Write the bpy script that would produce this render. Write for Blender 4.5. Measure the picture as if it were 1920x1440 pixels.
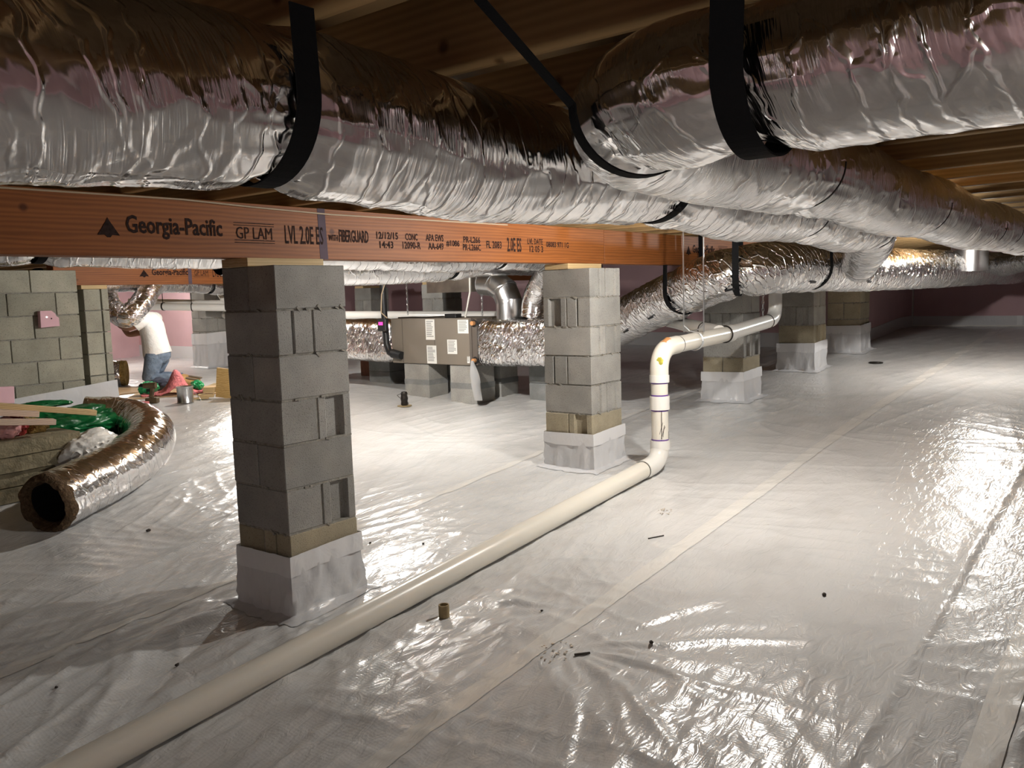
import bpy, bmesh, math, random
import numpy as np
from mathutils import Vector, Matrix
R_ = math.radians
random.seed(7)
for o in list(bpy.data.objects): bpy.data.objects.remove(o)
scene = bpy.context.scene
COL = scene.collection

# ------------------------------------------------------------------ camera
cam_d = bpy.data.cameras.new('camera'); cam = bpy.data.objects.new('camera', cam_d); COL.objects.link(cam)
cf = Vector((0.7790265, 0.61770114, -0.1075314)); cr = Vector((0.61844757, -0.78524186, -0.03029575)); cu = Vector((0.10315188, 0.04290134, 0.99373999))
M = Matrix((cr, cu, -cf)).transposed().to_4x4(); M.translation = Vector((-2.26712, -3.10949, 1.47144))
cam.matrix_world = M
cam_d.sensor_width = 36.0; cam_d.lens = 1574.88/1920*36; cam_d.clip_start = .02; cam_d.clip_end = 100
scene.camera = cam
# ------------------------------------------------------------------ world, exposure
w = bpy.data.worlds.new('world'); scene.world = w; w.use_nodes = True
w.node_tree.nodes['Background'].inputs[0].default_value = (.9, .93, 1, 1)
w.node_tree.nodes['Background'].inputs[1].default_value = 0.02
vs = scene.view_settings; vs.view_transform = 'Standard'; vs.look = 'None'; vs.exposure = 0.82; vs.gamma = 1.0; vs.use_curve_mapping = False
cy = scene.cycles; cy.max_bounces = 5; cy.diffuse_bounces = 3; cy.glossy_bounces = 3; cy.caustics_reflective = False; cy.caustics_refractive = False; cy.use_light_tree = False; cy.transmission_bounces = 4
# bulbs: position, watts (each becomes a lamp with its own holder further down)
BULBS = [((2.05, -1.25, 1.86), 72, 'bare bulb under the joists between the printed beam and the long foil duct'),
         ((2.60, 2.05, 1.87), 95, 'bare bulb under the joists behind the printed beam, before the air handler'),
         ((6.9, -1.68, 1.87), 62, 'bare bulb under the joists near the far pink wall'),
         ((3.75, 5.75, 1.87), 60, 'bare bulb under the joists just beyond the second beam'),
         ((4.5, 10.3, 1.87), 55, 'bare bulb under the joists beyond the kneeling worker'),
         ((-3.6, -3.9, 1.86), 26, 'bare bulb under the joists behind the photographer')]

# ------------------------------------------------------------------ noise
def _h(ix, iy, s):
    n = (ix.astype(np.int64)*374761393 + iy.astype(np.int64)*668265263 + s*974634777) & 0x7fffffff
    n = ((n ^ (n >> 13))*1274126177) & 0x7fffffff
    n = (n ^ (n >> 16)) & 0xffff
    return n/65535.0
def vn(x, y, s=0, py=None):
    x = np.asarray(x, float); y = np.asarray(y, float)
    x, y = np.broadcast_arrays(x, y)
    ix = np.floor(x); iy = np.floor(y); fx = x-ix; fy = y-iy
    fx = fx*fx*(3-2*fx); fy = fy*fy*(3-2*fy)
    iy1 = iy+1
    if py: iy = np.mod(iy, py); iy1 = np.mod(iy1, py)
    a = _h(ix, iy, s); b = _h(ix+1, iy, s); c = _h(ix, iy1, s); d = _h(ix+1, iy1, s)
    return (a*(1-fx)+b*fx)*(1-fy) + (c*(1-fx)+d*fx)*fy
def ridge(n, p=3): return np.power(1-np.abs(2*n-1), p)

# ------------------------------------------------------------------ floor height
def fzv(x, y):
    x = np.asarray(x, float); y = np.asarray(y, float)
    xc = np.clip(x, -3, 11.3)
    h = np.where(xc < 4.6, .08*xc, .368+.058*(xc-4.6))
    t = np.clip((y-2.4)/2.2, 0, 1); t = t*t*(3-2*t)
    g = np.maximum(h, .40+.02*np.maximum(0, np.minimum(x, 6)-2))
    return h+(g-h)*t
def fz(x, y): return float(fzv(x, y))

# ------------------------------------------------------------------ materials
MATS = {}
def new_mat(name):
    m = bpy.data.materials.new(name); m.use_nodes = True
    nt = m.node_tree; b = nt.nodes['Principled BSDF']; MATS[name] = m
    return m, nt, b
def nd(nt, typ, **kw):
    n = nt.nodes.new(typ)
    for k, v in kw.items():
        if k.startswith('i_'):
            key = k[2:]; n.inputs[int(key) if key.isdigit() else key.replace('_', ' ')].default_value = v
        else: setattr(n, k, v)
    return n
def L(nt, a, b): nt.links.new(a, b)
def ramp(nt, fac, stops):
    r = nt.nodes.new('ShaderNodeValToRGB'); cr_ = r.color_ramp
    while len(cr_.elements) < len(stops): cr_.elements.new(.5)
    for e, (p, c) in zip(cr_.elements, stops): e.position = p; e.color = (*c, 1) if len(c) == 3 else c
    L(nt, fac, r.inputs[0]); return r
def simple(name, col, rough=.5, metal=0, spec=.5, noise=None, bump=None, coat=0):
    m, nt, b = new_mat(name)
    b.inputs['Base Color'].default_value = (*col, 1); b.inputs['Roughness'].default_value = rough
    b.inputs['Metallic'].default_value = metal; b.inputs['Specular IOR Level'].default_value = spec
    if coat: b.inputs['Coat Weight'].default_value = coat
    tc = nd(nt, 'ShaderNodeTexCoord')
    if noise:
        sc, amt = noise
        n = nd(nt, 'ShaderNodeTexNoise', i_Scale=sc, i_Detail=5.0); L(nt, tc.outputs['Object'], n.inputs['Vector'])
        r = ramp(nt, n.outputs['Fac'], [(.3, tuple(c*(1-amt) for c in col)), (.7, tuple(min(1, c*(1+amt)) for c in col))])
        L(nt, r.outputs[0], b.inputs['Base Color'])
    if bump:
        sc, st, di = bump
        n2 = nd(nt, 'ShaderNodeTexNoise', i_Scale=sc, i_Detail=6.0); L(nt, tc.outputs['Object'], n2.inputs['Vector'])
        bp = nd(nt, 'ShaderNodeBump', i_Strength=st, i_Distance=di); L(nt, n2.outputs['Fac'], bp.inputs['Height']); L(nt, bp.outputs[0], b.inputs['Normal'])
    return m
def mat_foil(name, base, rough, cells=(9, 4.5), cell_h=.0016, pleat=(150, 5, .35), pleat_h=.0016, scrim=0.0):
    """aluminium jacket: thin folded creases (cell edges), fine pleats round the hose, and the scrim grid"""
    m, nt, b = new_mat(name)
    b.inputs['Metallic'].default_value = 1; b.inputs['Base Color'].default_value = (*base, 1)
    uv = nd(nt, 'ShaderNodeUVMap')
    def mapped(sx, sy, rot):
        mp = nd(nt, 'ShaderNodeMapping'); mp.inputs['Scale'].default_value = (sx, sy, 1); r0 = nd(nt, 'ShaderNodeMapping'); r0.inputs['Rotation'].default_value = (0, 0, rot)
        L(nt, uv.outputs[0], r0.inputs[0]); L(nt, r0.outputs[0], mp.inputs[0]); return mp.outputs[0]
    big = nd(nt, 'ShaderNodeTexNoise', noise_dimensions='2D', i_Scale=5.0, i_Detail=1.0); L(nt, uv.outputs[0], big.inputs['Vector'])
    # creases
    wp_ = nd(nt, 'ShaderNodeTexNoise', noise_dimensions='2D', i_Scale=14.0, i_Detail=2.0); L(nt, uv.outputs[0], wp_.inputs['Vector'])
    sc_ = nd(nt, 'ShaderNodeVectorMath', operation='SCALE'); sc_.inputs['Scale'].default_value = .55; L(nt, wp_.outputs['Color'], sc_.inputs[0])
    ad0 = nd(nt, 'ShaderNodeVectorMath', operation='ADD'); L(nt, mapped(cells[0], cells[1], .25), ad0.inputs[0]); L(nt, sc_.outputs[0], ad0.inputs[1])
    v = nd(nt, 'ShaderNodeTexVoronoi', voronoi_dimensions='2D', feature='DISTANCE_TO_EDGE', i_Scale=1.0); L(nt, ad0.outputs[0], v.inputs['Vector'])
    cr0 = nd(nt, 'ShaderNodeMapRange', interpolation_type='SMOOTHSTEP'); cr0.inputs['From Max'].default_value = .10; cr0.inputs['To Min'].default_value = 1.0; cr0.inputs['To Max'].default_value = 0.0
    L(nt, v.outputs['Distance'], cr0.inputs['Value'])
    bp1 = nd(nt, 'ShaderNodeBump', i_Strength=1.0, i_Distance=cell_h); L(nt, cr0.outputs[0], bp1.inputs['Height'])
    # facets inside the cells
    v2 = nd(nt, 'ShaderNodeTexNoise', noise_dimensions='2D', i_Scale=1.0, i_Detail=2.0); L(nt, mapped(cells[0]*2.2, cells[1]*2.2, .5), v2.inputs['Vector'])
    bp3 = nd(nt, 'ShaderNodeBump', i_Strength=.8, i_Distance=cell_h*1.6); L(nt, v2.outputs['Fac'], bp3.inputs['Height']); L(nt, bp1.outputs[0], bp3.inputs['Normal'])
    # pleats
    n1 = nd(nt, 'ShaderNodeTexNoise', noise_dimensions='2D', i_Scale=1.0, i_Detail=2.0, i_Roughness=.6, i_Distortion=.3); L(nt, mapped(pleat[0], pleat[1], pleat[2]), n1.inputs['Vector'])
    mm = nd(nt, 'ShaderNodeMapRange'); mm.inputs['From Min'].default_value = .38; mm.inputs['From Max'].default_value = .62; L(nt, big.outputs['Fac'], mm.inputs['Value'])
    pm = nd(nt, 'ShaderNodeMath', operation='MULTIPLY'); L(nt, n1.outputs['Fac'], pm.inputs[0]); L(nt, mm.outputs[0], pm.inputs[1])
    bp2 = nd(nt, 'ShaderNodeBump', i_Strength=1.0, i_Distance=pleat_h); L(nt, pm.outputs[0], bp2.inputs['Height']); L(nt, bp3.outputs[0], bp2.inputs['Normal'])
    L(nt, bp2.outputs[0], b.inputs['Normal'])
    mr = nd(nt, 'ShaderNodeMapRange'); mr.inputs['To Min'].default_value = rough*.7; mr.inputs['To Max'].default_value = rough*1.4
    L(nt, wp_.outputs['Fac'], mr.inputs['Value']); L(nt, mr.outputs[0], b.inputs['Roughness'])
    return m
mat_foil('foil', (.86, .85, .85), .14, (15, 4), .0017, (120, 5, .22), .0022)
mat_foil('foil_pleat', (.86, .85, .85), .15, (7, 4), .0016, (190, 4.5, .42), .0045)
mat_foil('foil_far', (.86, .85, .85), .13, (22, 7), .006, (90, 6, .25), .006)
simple('galvanised', (.66, .67, .68), .28, 1, noise=(9, .12), bump=(14, .15, .003))
simple('sheet_metal_dull', (.42, .38, .33), .45, .8, noise=(6, .3))
def mat_concrete(name, base, tint):
    m, nt, b = new_mat(name)
    tc = nd(nt, 'ShaderNodeTexCoord'); oi = nd(nt, 'ShaderNodeObjectInfo')
    ad = nd(nt, 'ShaderNodeVectorMath', operation='ADD'); L(nt, tc.outputs['Object'], ad.inputs[0]); L(nt, oi.outputs['Location'], ad.inputs[1])
    n = nd(nt, 'ShaderNodeTexNoise', i_Scale=5.0, i_Detail=4.0); L(nt, ad.outputs[0], n.inputs['Vector'])
    r = ramp(nt, n.outputs['Fac'], [(.25, tuple(c*.78 for c in base)), (.55, base), (.8, tint)])
    hs = nd(nt, 'ShaderNodeHueSaturation'); mr = nd(nt, 'ShaderNodeMapRange'); mr.inputs['To Min'].default_value = .86; mr.inputs['To Max'].default_value = 1.12
    L(nt, oi.outputs['Random'], mr.inputs['Value']); L(nt, mr.outputs[0], hs.inputs['Value']); 
    n2 = nd(nt, 'ShaderNodeTexNoise', i_Scale=170.0, i_Detail=3.0); L(nt, ad.outputs[0], n2.inputs['Vector'])
    sp = ramp(nt, n2.outputs['Fac'], [(.33, (.55, .55, .55)), (.43, (1, 1, 1))])
    mx = nd(nt, 'ShaderNodeMixRGB', blend_type='MULTIPLY'); mx.inputs[0].default_value = .8
    L(nt, r.outputs[0], mx.inputs[1]); L(nt, sp.outputs[0], mx.inputs[2]); L(nt, mx.outputs[0], hs.inputs['Color']); L(nt, hs.outputs[0], b.inputs['Base Color'])
    bp = nd(nt, 'ShaderNodeBump', i_Strength=.55, i_Distance=.004); L(nt, n2.outputs['Fac'], bp.inputs['Height']); L(nt, bp.outputs[0], b.inputs['Normal'])
    b.inputs['Roughness'].default_value = .92; b.inputs['Specular IOR Level'].default_value = .2
    return m
mat_concrete('concrete', (.36, .35, .325), (.43, .42, .385))
mat_concrete('concrete_old', (.40, .35, .25), (.48, .41, .29))
mat_concrete('concrete_green', (.40, .385, .31), (.47, .45, .365))
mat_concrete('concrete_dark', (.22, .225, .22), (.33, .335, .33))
simple('mortar', (.30, .285, .25), .95, noise=(40, .3), bump=(60, .8, .006), spec=.2)
def mat_wood(name, c1, c2, sc=(1.2, 14, 14), rough=.6, dist=3.0, knots=True, axis='X'):
    m, nt, b = new_mat(name)
    tc = nd(nt, 'ShaderNodeTexCoord'); mp = nd(nt, 'ShaderNodeMapping'); mp.inputs['Scale'].default_value = sc; L(nt, tc.outputs['Object'], mp.inputs[0])
    n = nd(nt, 'ShaderNodeTexNoise', i_Scale=1.0, i_Detail=4.0, i_Distortion=dist*.3, i_Roughness=.62); L(nt, mp.outputs[0], n.inputs['Vector'])
    wv = nd(nt, 'ShaderNodeTexWave', wave_type='BANDS', bands_direction='Z', i_Scale=1.0, i_Distortion=dist*2, i_Detail=3.0); L(nt, mp.outputs[0], wv.inputs['Vector'])
    mx = nd(nt, 'ShaderNodeMixRGB'); mx.inputs[0].default_value = .35; L(nt, n.outputs['Fac'], mx.inputs[1]); L(nt, wv.outputs['Fac'], mx.inputs[2])
    r = ramp(nt, mx.outputs[0], [(.2, c1), (.75, c2)])
    if knots:
        v = nd(nt, 'ShaderNodeTexVoronoi', i_Scale=3.4); L(nt, tc.outputs['Object'], v.inputs['Vector'])
        k = ramp(nt, v.outputs['Distance'], [(.035, (.30, .22, .18)), (.07, (1, 1, 1))])
        m2 = nd(nt, 'ShaderNodeMixRGB', blend_type='MULTIPLY'); m2.inputs[0].default_value = .85
        L(nt, r.outputs[0], m2.inputs[1]); L(nt, k.outputs[0], m2.inputs[2]); L(nt, m2.outputs[0], b.inputs['Base Color'])
    else: L(nt, r.outputs[0], b.inputs['Base Color'])
    bp = nd(nt, 'ShaderNodeBump', i_Strength=.25, i_Distance=.003); L(nt, mx.outputs[0], bp.inputs['Height']); L(nt, bp.outputs[0], b.inputs['Normal'])
    b.inputs['Roughness'].default_value = rough; b.inputs['Specular IOR Level'].default_value = .3
    return m
mat_wood('lvl', (.21, .066, .016), (.35, .118, .030), (1.5, 16, 16), .55, 3.5)
mat_wood('joist_wood', (.30, .185, .078), (.44, .285, .13), (16, 1.0, 16), .65, 2.0, knots=True)
mat_wood('subfloor_wood', (.20, .135, .07), (.29, .20, .11), (5, 5, 5), .75, 2.0, knots=False)
mat_wood('pine', (.55, .38, .18), (.70, .52, .28), (3, 22, 22), .6, 2.0)
mat_wood('pine_pink', (.62, .45, .34), (.74, .58, .46), (3, 22, 22), .6, 2.0, knots=False)
mat_wood('osb', (.42, .25, .08), (.62, .42, .17), (14, 14, 14), .7, 3.0, knots=False)
simple('cardboard', (.55, .38, .22), .8, noise=(4, .12))
simple('cardboard_tube', (.33, .25, .13), .8, noise=(30, .15))
simple('pink_foam', (.60, .40, .425), .75, noise=(3, .05), bump=(90, .2, .002), spec=.25)
simple('pink_piece', (.80, .50, .56), .7, noise=(6, .05), spec=.25)
simple('pink_wool', (.78, .25, .26), .95, noise=(25, .25), bump=(50, 1, .02), spec=.1)
simple('brown_wool', (.13, .085, .05), .97, noise=(40, .4), bump=(70, 1, .02), spec=.1)
simple('tan_wool', (.35, .23, .08), .95, noise=(30, .35), bump=(60, 1, .02), spec=.1)
simple('pvc', (.80, .76, .67), .27, noise=(3, .04), spec=.5)
simple('pvc_white', (.84, .82, .77), .25, spec=.5)
simple('primer_purple', (.12, .04, .30), .4)
simple('primer_orange', (.62, .30, .12), .4)
simple('glue_yellow', (.55, .50, .08), .4)
simple('webbing', (.010, .010, .011), .85, spec=.15, bump=(220, .4, .002))
simple('black_rubber', (.012, .012, .013), .5)
simple('wire_dark', (.03, .026, .022), .4, .6)
simple('zinc', (.55, .56, .57), .35, .9)
simple('ink', (.035, .020, .017), .8, spec=.1, noise=(60, .4))
simple('ink_purple', (.11, .075, .10), .8, noise=(10, .2))
simple('cabinet', (.215, .185, .15), .5, noise=(2, .05))
simple('cabinet_dark', (.12, .10, .085), .5)
simple('paper', (.78, .77, .73), .7)
simple('print_grey', (.33, .33, .32), .8)
simple('cord_tan', (.52, .40, .27), .6)
simple('cable_white', (.75, .72, .65), .5)
simple('brick_red', (.22, .085, .05), .85, noise=(20, .2))
simple('green_bag', (.005, .11, .030), .30, noise=(4, .35), bump=(9, .5, .03))
simple('green_bright', (.01, .36, .12), .35, noise=(5, .3))
simple('red_bag', (.32, .035, .035), .35, noise=(8, .4))
simple('pink_print', (.70, .35, .35), .4, noise=(8, .3))
simple('white_bag', (.72, .69, .64), .32, noise=(5, .08), bump=(14, .5, .02))
simple('fibre_board', (.25, .215, .14), .95, noise=(14, .25), bump=(40, .8, .01), spec=.1)
simple('skin', (.42, .21, .13), .55, noise=(8, .1))
simple('shirt', (.80, .79, .76), .85, noise=(6, .04), bump=(10, .6, .03))
simple('denim', (.16, .21, .28), .9, noise=(10, .3), bump=(14, .7, .03))
simple('denim_dark', (.045, .05, .075), .9, noise=(10, .3))
simple('boot', (.46, .27, .10), .75, noise=(14, .2))
simple('boot_sole', (.12, .09, .06), .8)
simple('hair', (.22, .21, .20), .8)
simple('cap_teal', (.06, .38, .30), .7)
simple('drill_brown', (.10, .065, .03), .55, noise=(12, .3))
simple('porcelain', (.8, .79, .76), .3)
simple('debris', (.05, .04, .03), .9)
simple('dirt_stain', (.50, .42, .33), .9, noise=(20, .3))
m, nt, b = new_mat('display'); b.inputs['Base Color'].default_value = (.4, .02, .15, 1); b.inputs['Emission Color'].default_value = (1, .06, .4, 1); b.inputs['Emission Strength'].default_value = .9
m, nt, b = new_mat('bulb'); b.inputs['Emission Color'].default_value = (1, .93, .82, 1); b.inputs['Emission Strength'].default_value = 30.0
# polyethylene sheeting
def mat_poly(name, base, rough, weave=True, stain=True, dim='3D'):
    m, nt, b = new_mat(name)
    tc = nd(nt, 'ShaderNodeTexCoord')
    b.inputs['Base Color'].default_value = (*base, 1)
    if stain:
        n = nd(nt, 'ShaderNodeTexNoise', noise_dimensions=dim, i_Scale=1.7, i_Detail=3.0, i_Roughness=.65); L(nt, tc.outputs['Object'], n.inputs['Vector'])
        r = ramp(nt, n.outputs['Fac'], [(.25, tuple(c*.86 for c in base)), (.5, base), (.8, tuple(min(1, c*1.05) for c in base))])
        n4 = nd(nt, 'ShaderNodeTexNoise', noise_dimensions=dim, i_Scale=14.0, i_Detail=4.0, i_Roughness=.75); L(nt, tc.outputs['Object'], n4.inputs['Vector'])
        sp = ramp(nt, n4.outputs['Fac'], [(.70, (1, 1, 1)), (.80, (.72, .64, .53))])
        mx = nd(nt, 'ShaderNodeMixRGB', blend_type='MULTIPLY'); mx.inputs[0].default_value = .7
        L(nt, r.outputs[0], mx.inputs[1]); L(nt, sp.outputs[0], mx.inputs[2]); L(nt, mx.outputs[0], b.inputs['Base Color'])
    b.inputs['Roughness'].default_value = rough; b.inputs['Specular IOR Level'].default_value = .55
    n1 = nd(nt, 'ShaderNodeTexNoise', noise_dimensions=dim, i_Scale=9.0, i_Detail=3.0, i_Distortion=1.2); 
    mp = nd(nt, 'ShaderNodeMapping'); mp.inputs['Scale'].default_value = (1, 2.6, 1); mp.inputs['Rotation'].default_value = (0, 0, .5); L(nt, tc.outputs['Object'], mp.inputs[0]); L(nt, mp.outputs[0], n1.inputs['Vector'])
    b1 = nd(nt, 'ShaderNodeBump', i_Strength=.45, i_Distance=.009); L(nt, n1.outputs['Fac'], b1.inputs['Height'])
    if weave:
        wx = nd(nt, 'ShaderNodeTexVoronoi', voronoi_dimensions=dim, i_Scale=75.0); wx.inputs['Randomness'].default_value = .25; L(nt, tc.outputs['Object'], wx.inputs['Vector'])
        b2 = nd(nt, 'ShaderNodeBump', i_Strength=.22, i_Distance=.002); L(nt, wx.outputs['Distance'], b2.inputs['Height']); L(nt, b1.outputs[0], b2.inputs['Normal'])
        L(nt, b2.outputs[0], b.inputs['Normal'])
    else: L(nt, b1.outputs[0], b.inputs['Normal'])
    return m
mat_poly('poly', (.665, .66, .648), .25, dim='2D')
mat_poly('poly_skirt', (.62, .62, .63), .30, weave=False, stain=False)
mat_poly('tape_white', (.76, .74, .70), .24, weave=False, stain=False)
mat_poly('tape_skirt', (.74, .74, .75), .28, weave=False, stain=False)
m, nt, b = new_mat('clear_bag'); b.inputs['Base Color'].default_value = (.8, .8, .8, 1); b.inputs['Roughness'].default_value = .2; b.inputs['Transmission Weight'].default_value = .55; b.inputs['IOR'].default_value = 1.1

# ------------------------------------------------------------------ builders
def wloc(o):
    v = Vector((0, 0, 0))
    while o is not None: v += o.location; o = o.parent
    return v
def link(name, me, parent=None, mat=None):
    o = bpy.data.objects.new(name, me); COL.objects.link(o)
    if parent: o.parent = parent
    if mat is not None:
        me.materials.clear(); me.materials.append(MATS[mat])
    return o
def tag(o, label=None, cat=None, group=None, kind=None):
    if label: o['label'] = label
    if cat: o['category'] = cat
    if group: o['group'] = group
    if kind: o['kind'] = kind
    return o
def thing(name, label, cat, loc, group=None):
    o = bpy.data.objects.new(name, None); COL.objects.link(o); o.location = loc; o.empty_display_size = .1
    return tag(o, label, cat, group)
class MB:
    """collects geometry in world coordinates; build() links it as one mesh object"""
    def __init__(s): s.v = []; s.f = []; s.uv = None
    def add(s, vs, fs):
        k = len(s.v); s.v += [tuple(p) for p in vs]; s.f += [tuple(i+k for i in f) for f in fs]; return s
    def box(s, c, d, rot=None, bev=0):
        x, y, z = d[0]/2, d[1]/2, d[2]/2
        if bev:
            bm = bmesh.new(); bmesh.ops.create_cube(bm, size=1)
            for v in bm.verts: v.co = Vector((v.co.x*d[0], v.co.y*d[1], v.co.z*d[2]))
            bmesh.ops.bevel(bm, geom=list(bm.edges), offset=bev, segments=1, affect='EDGES', profile=.5)
            bm.verts.index_update(); vs = [v.co.copy() for v in bm.verts]; fs = [[v.index for v in f.verts] for f in bm.faces]; bm.free()
        else:
            vs = [Vector((a*x, b*y, e*z)) for a in (-1, 1) for b in (-1, 1) for e in (-1, 1)]
            fs = [(0, 1, 3, 2), (4, 6, 7, 5), (0, 4, 5, 1), (2, 3, 7, 6), (0, 2, 6, 4), (1, 5, 7, 3)]
        if rot is not None: vs = [rot @ v for v in vs]
        return s.add([v+Vector(c) for v in vs], fs)
    def boxb(s, lo, hi, bev=0):
        return s.box([(a+b)/2 for a, b in zip(lo, hi)], [b-a for a, b in zip(lo, hi)], None, bev)
    def tube(s, pts, r, n=12, caps=True):
        pts = [Vector(p) for p in pts]; rs = r if isinstance(r, (list, tuple)) else [r]*len(pts)
        T = []
        for i in range(len(pts)):
            a = pts[max(0, i-1)]; b = pts[min(len(pts)-1, i+1)]
            t = (b-a); T.append(t.normalized() if t.length > 1e-9 else (T[-1] if T else Vector((0, 0, 1))))
        up = Vector((0, 0, 1)) if abs(T[0].z) < .9 else Vector((1, 0, 0))
        N = (up-T[0]*up.dot(T[0])).normalized(); k = len(s.v)
        for i, p in enumerate(pts):
            N = (N-T[i]*N.dot(T[i])).normalized(); B = T[i].cross(N)
            for j in range(n):
                a = 2*math.pi*j/n; s.v.append(tuple(p+(N*math.cos(a)+B*math.sin(a))*rs[i]))
        for i in range(len(pts)-1):
            for j in range(n):
                a = k+i*n+j; b = k+i*n+(j+1) % n; s.f.append((a, b, b+n, a+n))
        if caps:
            s.f.append(tuple(k+j for j in reversed(range(n)))); s.f.append(tuple(k+(len(pts)-1)*n+j for j in range(n)))
        return s
    def lathe(s, prof, c, n=20):
        k = len(s.v); c = Vector(c)
        for r, z in prof:
            for j in range(n):
                a = 2*math.pi*j/n; s.v.append((c.x+r*math.cos(a), c.y+r*math.sin(a), c.z+z))
        for i in range(len(prof)-1):
            for j in range(n):
                a = k+i*n+j; b = k+i*n+(j+1) % n; s.f.append((a, b, b+n, a+n))
        s.f.append(tuple(k+j for j in reversed(range(n)))); s.f.append(tuple(k+(len(prof)-1)*n+j for j in range(n)))
        return s
    def build(s, name, mat, parent=None, smooth=False, origin=None):
        base = wloc(parent) if parent else Vector((0, 0, 0))
        org = Vector(origin) if origin is not None else (base if parent else Vector((0, 0, 0)))
        me = bpy.data.meshes.new(name); me.from_pydata([tuple(Vector(v)-org) for v in s.v], [], s.f)
        if s.uv is not None:
            ul = me.uv_layers.new(name='UVMap'); li = np.empty(len(me.loops), np.int32); me.loops.foreach_get('vertex_index', li)
            ul.data.foreach_set('uv', np.asarray(s.uv, np.float32)[li].ravel())
        if smooth:
            me.polygons.foreach_set('use_smooth', [True]*len(me.polygons)); me.update(); me.set_sharp_from_angle(angle=R_(55))
        me.update()
        o = link(name, me, parent, mat); o.location = org-base
        return o
def centre(s): return [sum(v[i] for v in s.v)/len(s.v) for i in range(3)]
def basept(s):
    c = centre(s); return (c[0], c[1], min(v[2] for v in s.v))
def solo(mb, name, mat, label, cat, group=None, smooth=False):
    return tag(mb.build(name, mat, None, smooth, basept(mb)), label, cat, group)
def cat_rom(P, ds):
    P = np.array(P, float); out = []
    n = len(P)
    for i in range(n-1):
        p0 = P[i-1] if i else 2*P[0]-P[1]; p1 = P[i]; p2 = P[i+1]; p3 = P[i+2] if i+2 < n else 2*P[-1]-P[-2]
        k = max(3, int(np.linalg.norm(p2-p1)/ds*1.5)); t = np.linspace(0, 1, k, endpoint=False)[:, None]
        out.append(.5*((2*p1)+(-p0+p2)*t+(2*p0-5*p1+4*p2-p3)*t**2+(-p0+3*p1-3*p2+p3)*t**3))
    out.append(P[-1:]); q = np.vstack(out)
    d = np.r_[0, np.cumsum(np.linalg.norm(np.diff(q, axis=0), axis=1))]
    m_ = max(4, int(d[-1]/ds)+1); s = np.linspace(0, d[-1], m_)
    return np.stack([np.interp(s, d, q[:, i]) for i in range(3)], 1), s
def frames(q):
    T = np.gradient(q, axis=0); T /= np.linalg.norm(T, axis=1)[:, None]
    N = np.zeros_like(q); up = np.array([0, 0, 1.]) if abs(T[0][2]) < .9 else np.array([1., 0, 0])
    v = up-T[0]*up.dot(T[0])
    for i in range(len(q)):
        v = v-T[i]*v.dot(T[i])
        h = np.linalg.norm(T[i][:2])
        if h > .5:   # stay with the sky side as "top"
            u = np.array([0, 0, 1.])-T[i]*T[i][2]; v = .8*v/np.linalg.norm(v)+.2*u/np.linalg.norm(u)
        v = v/np.linalg.norm(v); N[i] = v
    return T, N, np.cross(T, N)
def foil_tube(path, R, ds=.012, n=96, seed=1, amp=.0035, straps=(), mat='foil', name='foil_jacket', parent=None, taper=None, squash=1.0, pleat=1.0, mat2=None):
    q, s = cat_rom(path, ds); T, N, B = frames(q)
    th = np.arange(n)/n*2*math.pi
    S, TH = np.meshgrid(s, th, indexing='ij'); u = TH/(2*math.pi)
    r = np.ones_like(S)*R
    r += R*.035*(vn(S*2.3, u*4, seed, 4)-.5)*2
    skew = S + .03*np.sin(TH*2+seed)+.018*np.sin(TH*5)
    r += amp*.45*(ridge(vn(skew*26, u*5, seed+1, 5), 5)-.2)
    r += amp*.5*(ridge(vn(S*8, u*15, seed+2, 15), 6)-.15)
    r += amp*.7*(ridge(vn(S*11+3*vn(S*3, u*6, seed+7, 6), u*8, seed+3, 8), 6)-.15)
    r += amp*.5*(vn(S*13, u*10, seed+8, 10)-.5)
    low = .5-.5*np.cos(TH)      # 1 at the underside
    for sp in straps:
        d = S-sp
        r -= R*.20*np.exp(-(np.abs(d)/.05)**1.4)*(.35+.65*low)
        r += R*.04*np.exp(-((np.abs(d)-.10)/.06)**2)*low
        r += pleat*amp*2.6*np.exp(-np.abs(d)/.11)*(ridge(vn(u*26, S*1.2+sp*9, seed+5), 2)-.4)*(.3+.7*low)
    if taper is not None: r *= np.interp(S, taper[0], taper[1])
    co = q[:, None, :]+r[..., None]*(np.cos(TH)[..., None]*N[:, None, :]*squash+np.sin(TH)[..., None]*B[:, None, :])
    mb = MB(); m_, k = S.shape
    co2 = np.concatenate([co, co[:, :1]], 1); uu = np.concatenate([u, np.ones((m_, 1))], 1); SS = np.concatenate([S, S[:, :1]], 1)
    k1 = k+1
    idx = np.arange(m_*k1).reshape(m_, k1)
    a = idx[:-1, :-1].ravel(); b_ = idx[:-1, 1:].ravel(); c = idx[1:, 1:].ravel(); d_ = idx[1:, :-1].ravel()
    F = np.stack([a, b_, c, d_], 1)
    me = bpy.data.meshes.new(name); V = co2.reshape(-1, 3)
    org = np.array(wloc(parent)) if parent else np.zeros(3)
    me.from_pydata((V-org).tolist(), [], F.tolist())
    ul = me.uv_layers.new(name='UVMap'); li = np.empty(len(me.loops), np.int32); me.loops.foreach_get('vertex_index', li)
    UV = np.stack([SS.ravel(), uu.ravel()*(2*math.pi*R)], 1).astype(np.float32); ul.data.foreach_set('uv', UV[li].ravel())
    me.polygons.foreach_set('use_smooth', [True]*len(me.polygons))
    # weld the uv seam visually
    me.update()
    o = link(name, me, parent, mat)
    if mat2 is not None:
        me.materials.append(MATS[mat2[0]]); mi = (SS[:-1, :-1].ravel() > mat2[1]).astype(np.int32); me.polygons.foreach_set('material_index', mi)
    return o, q, s, T, N, B
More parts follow.
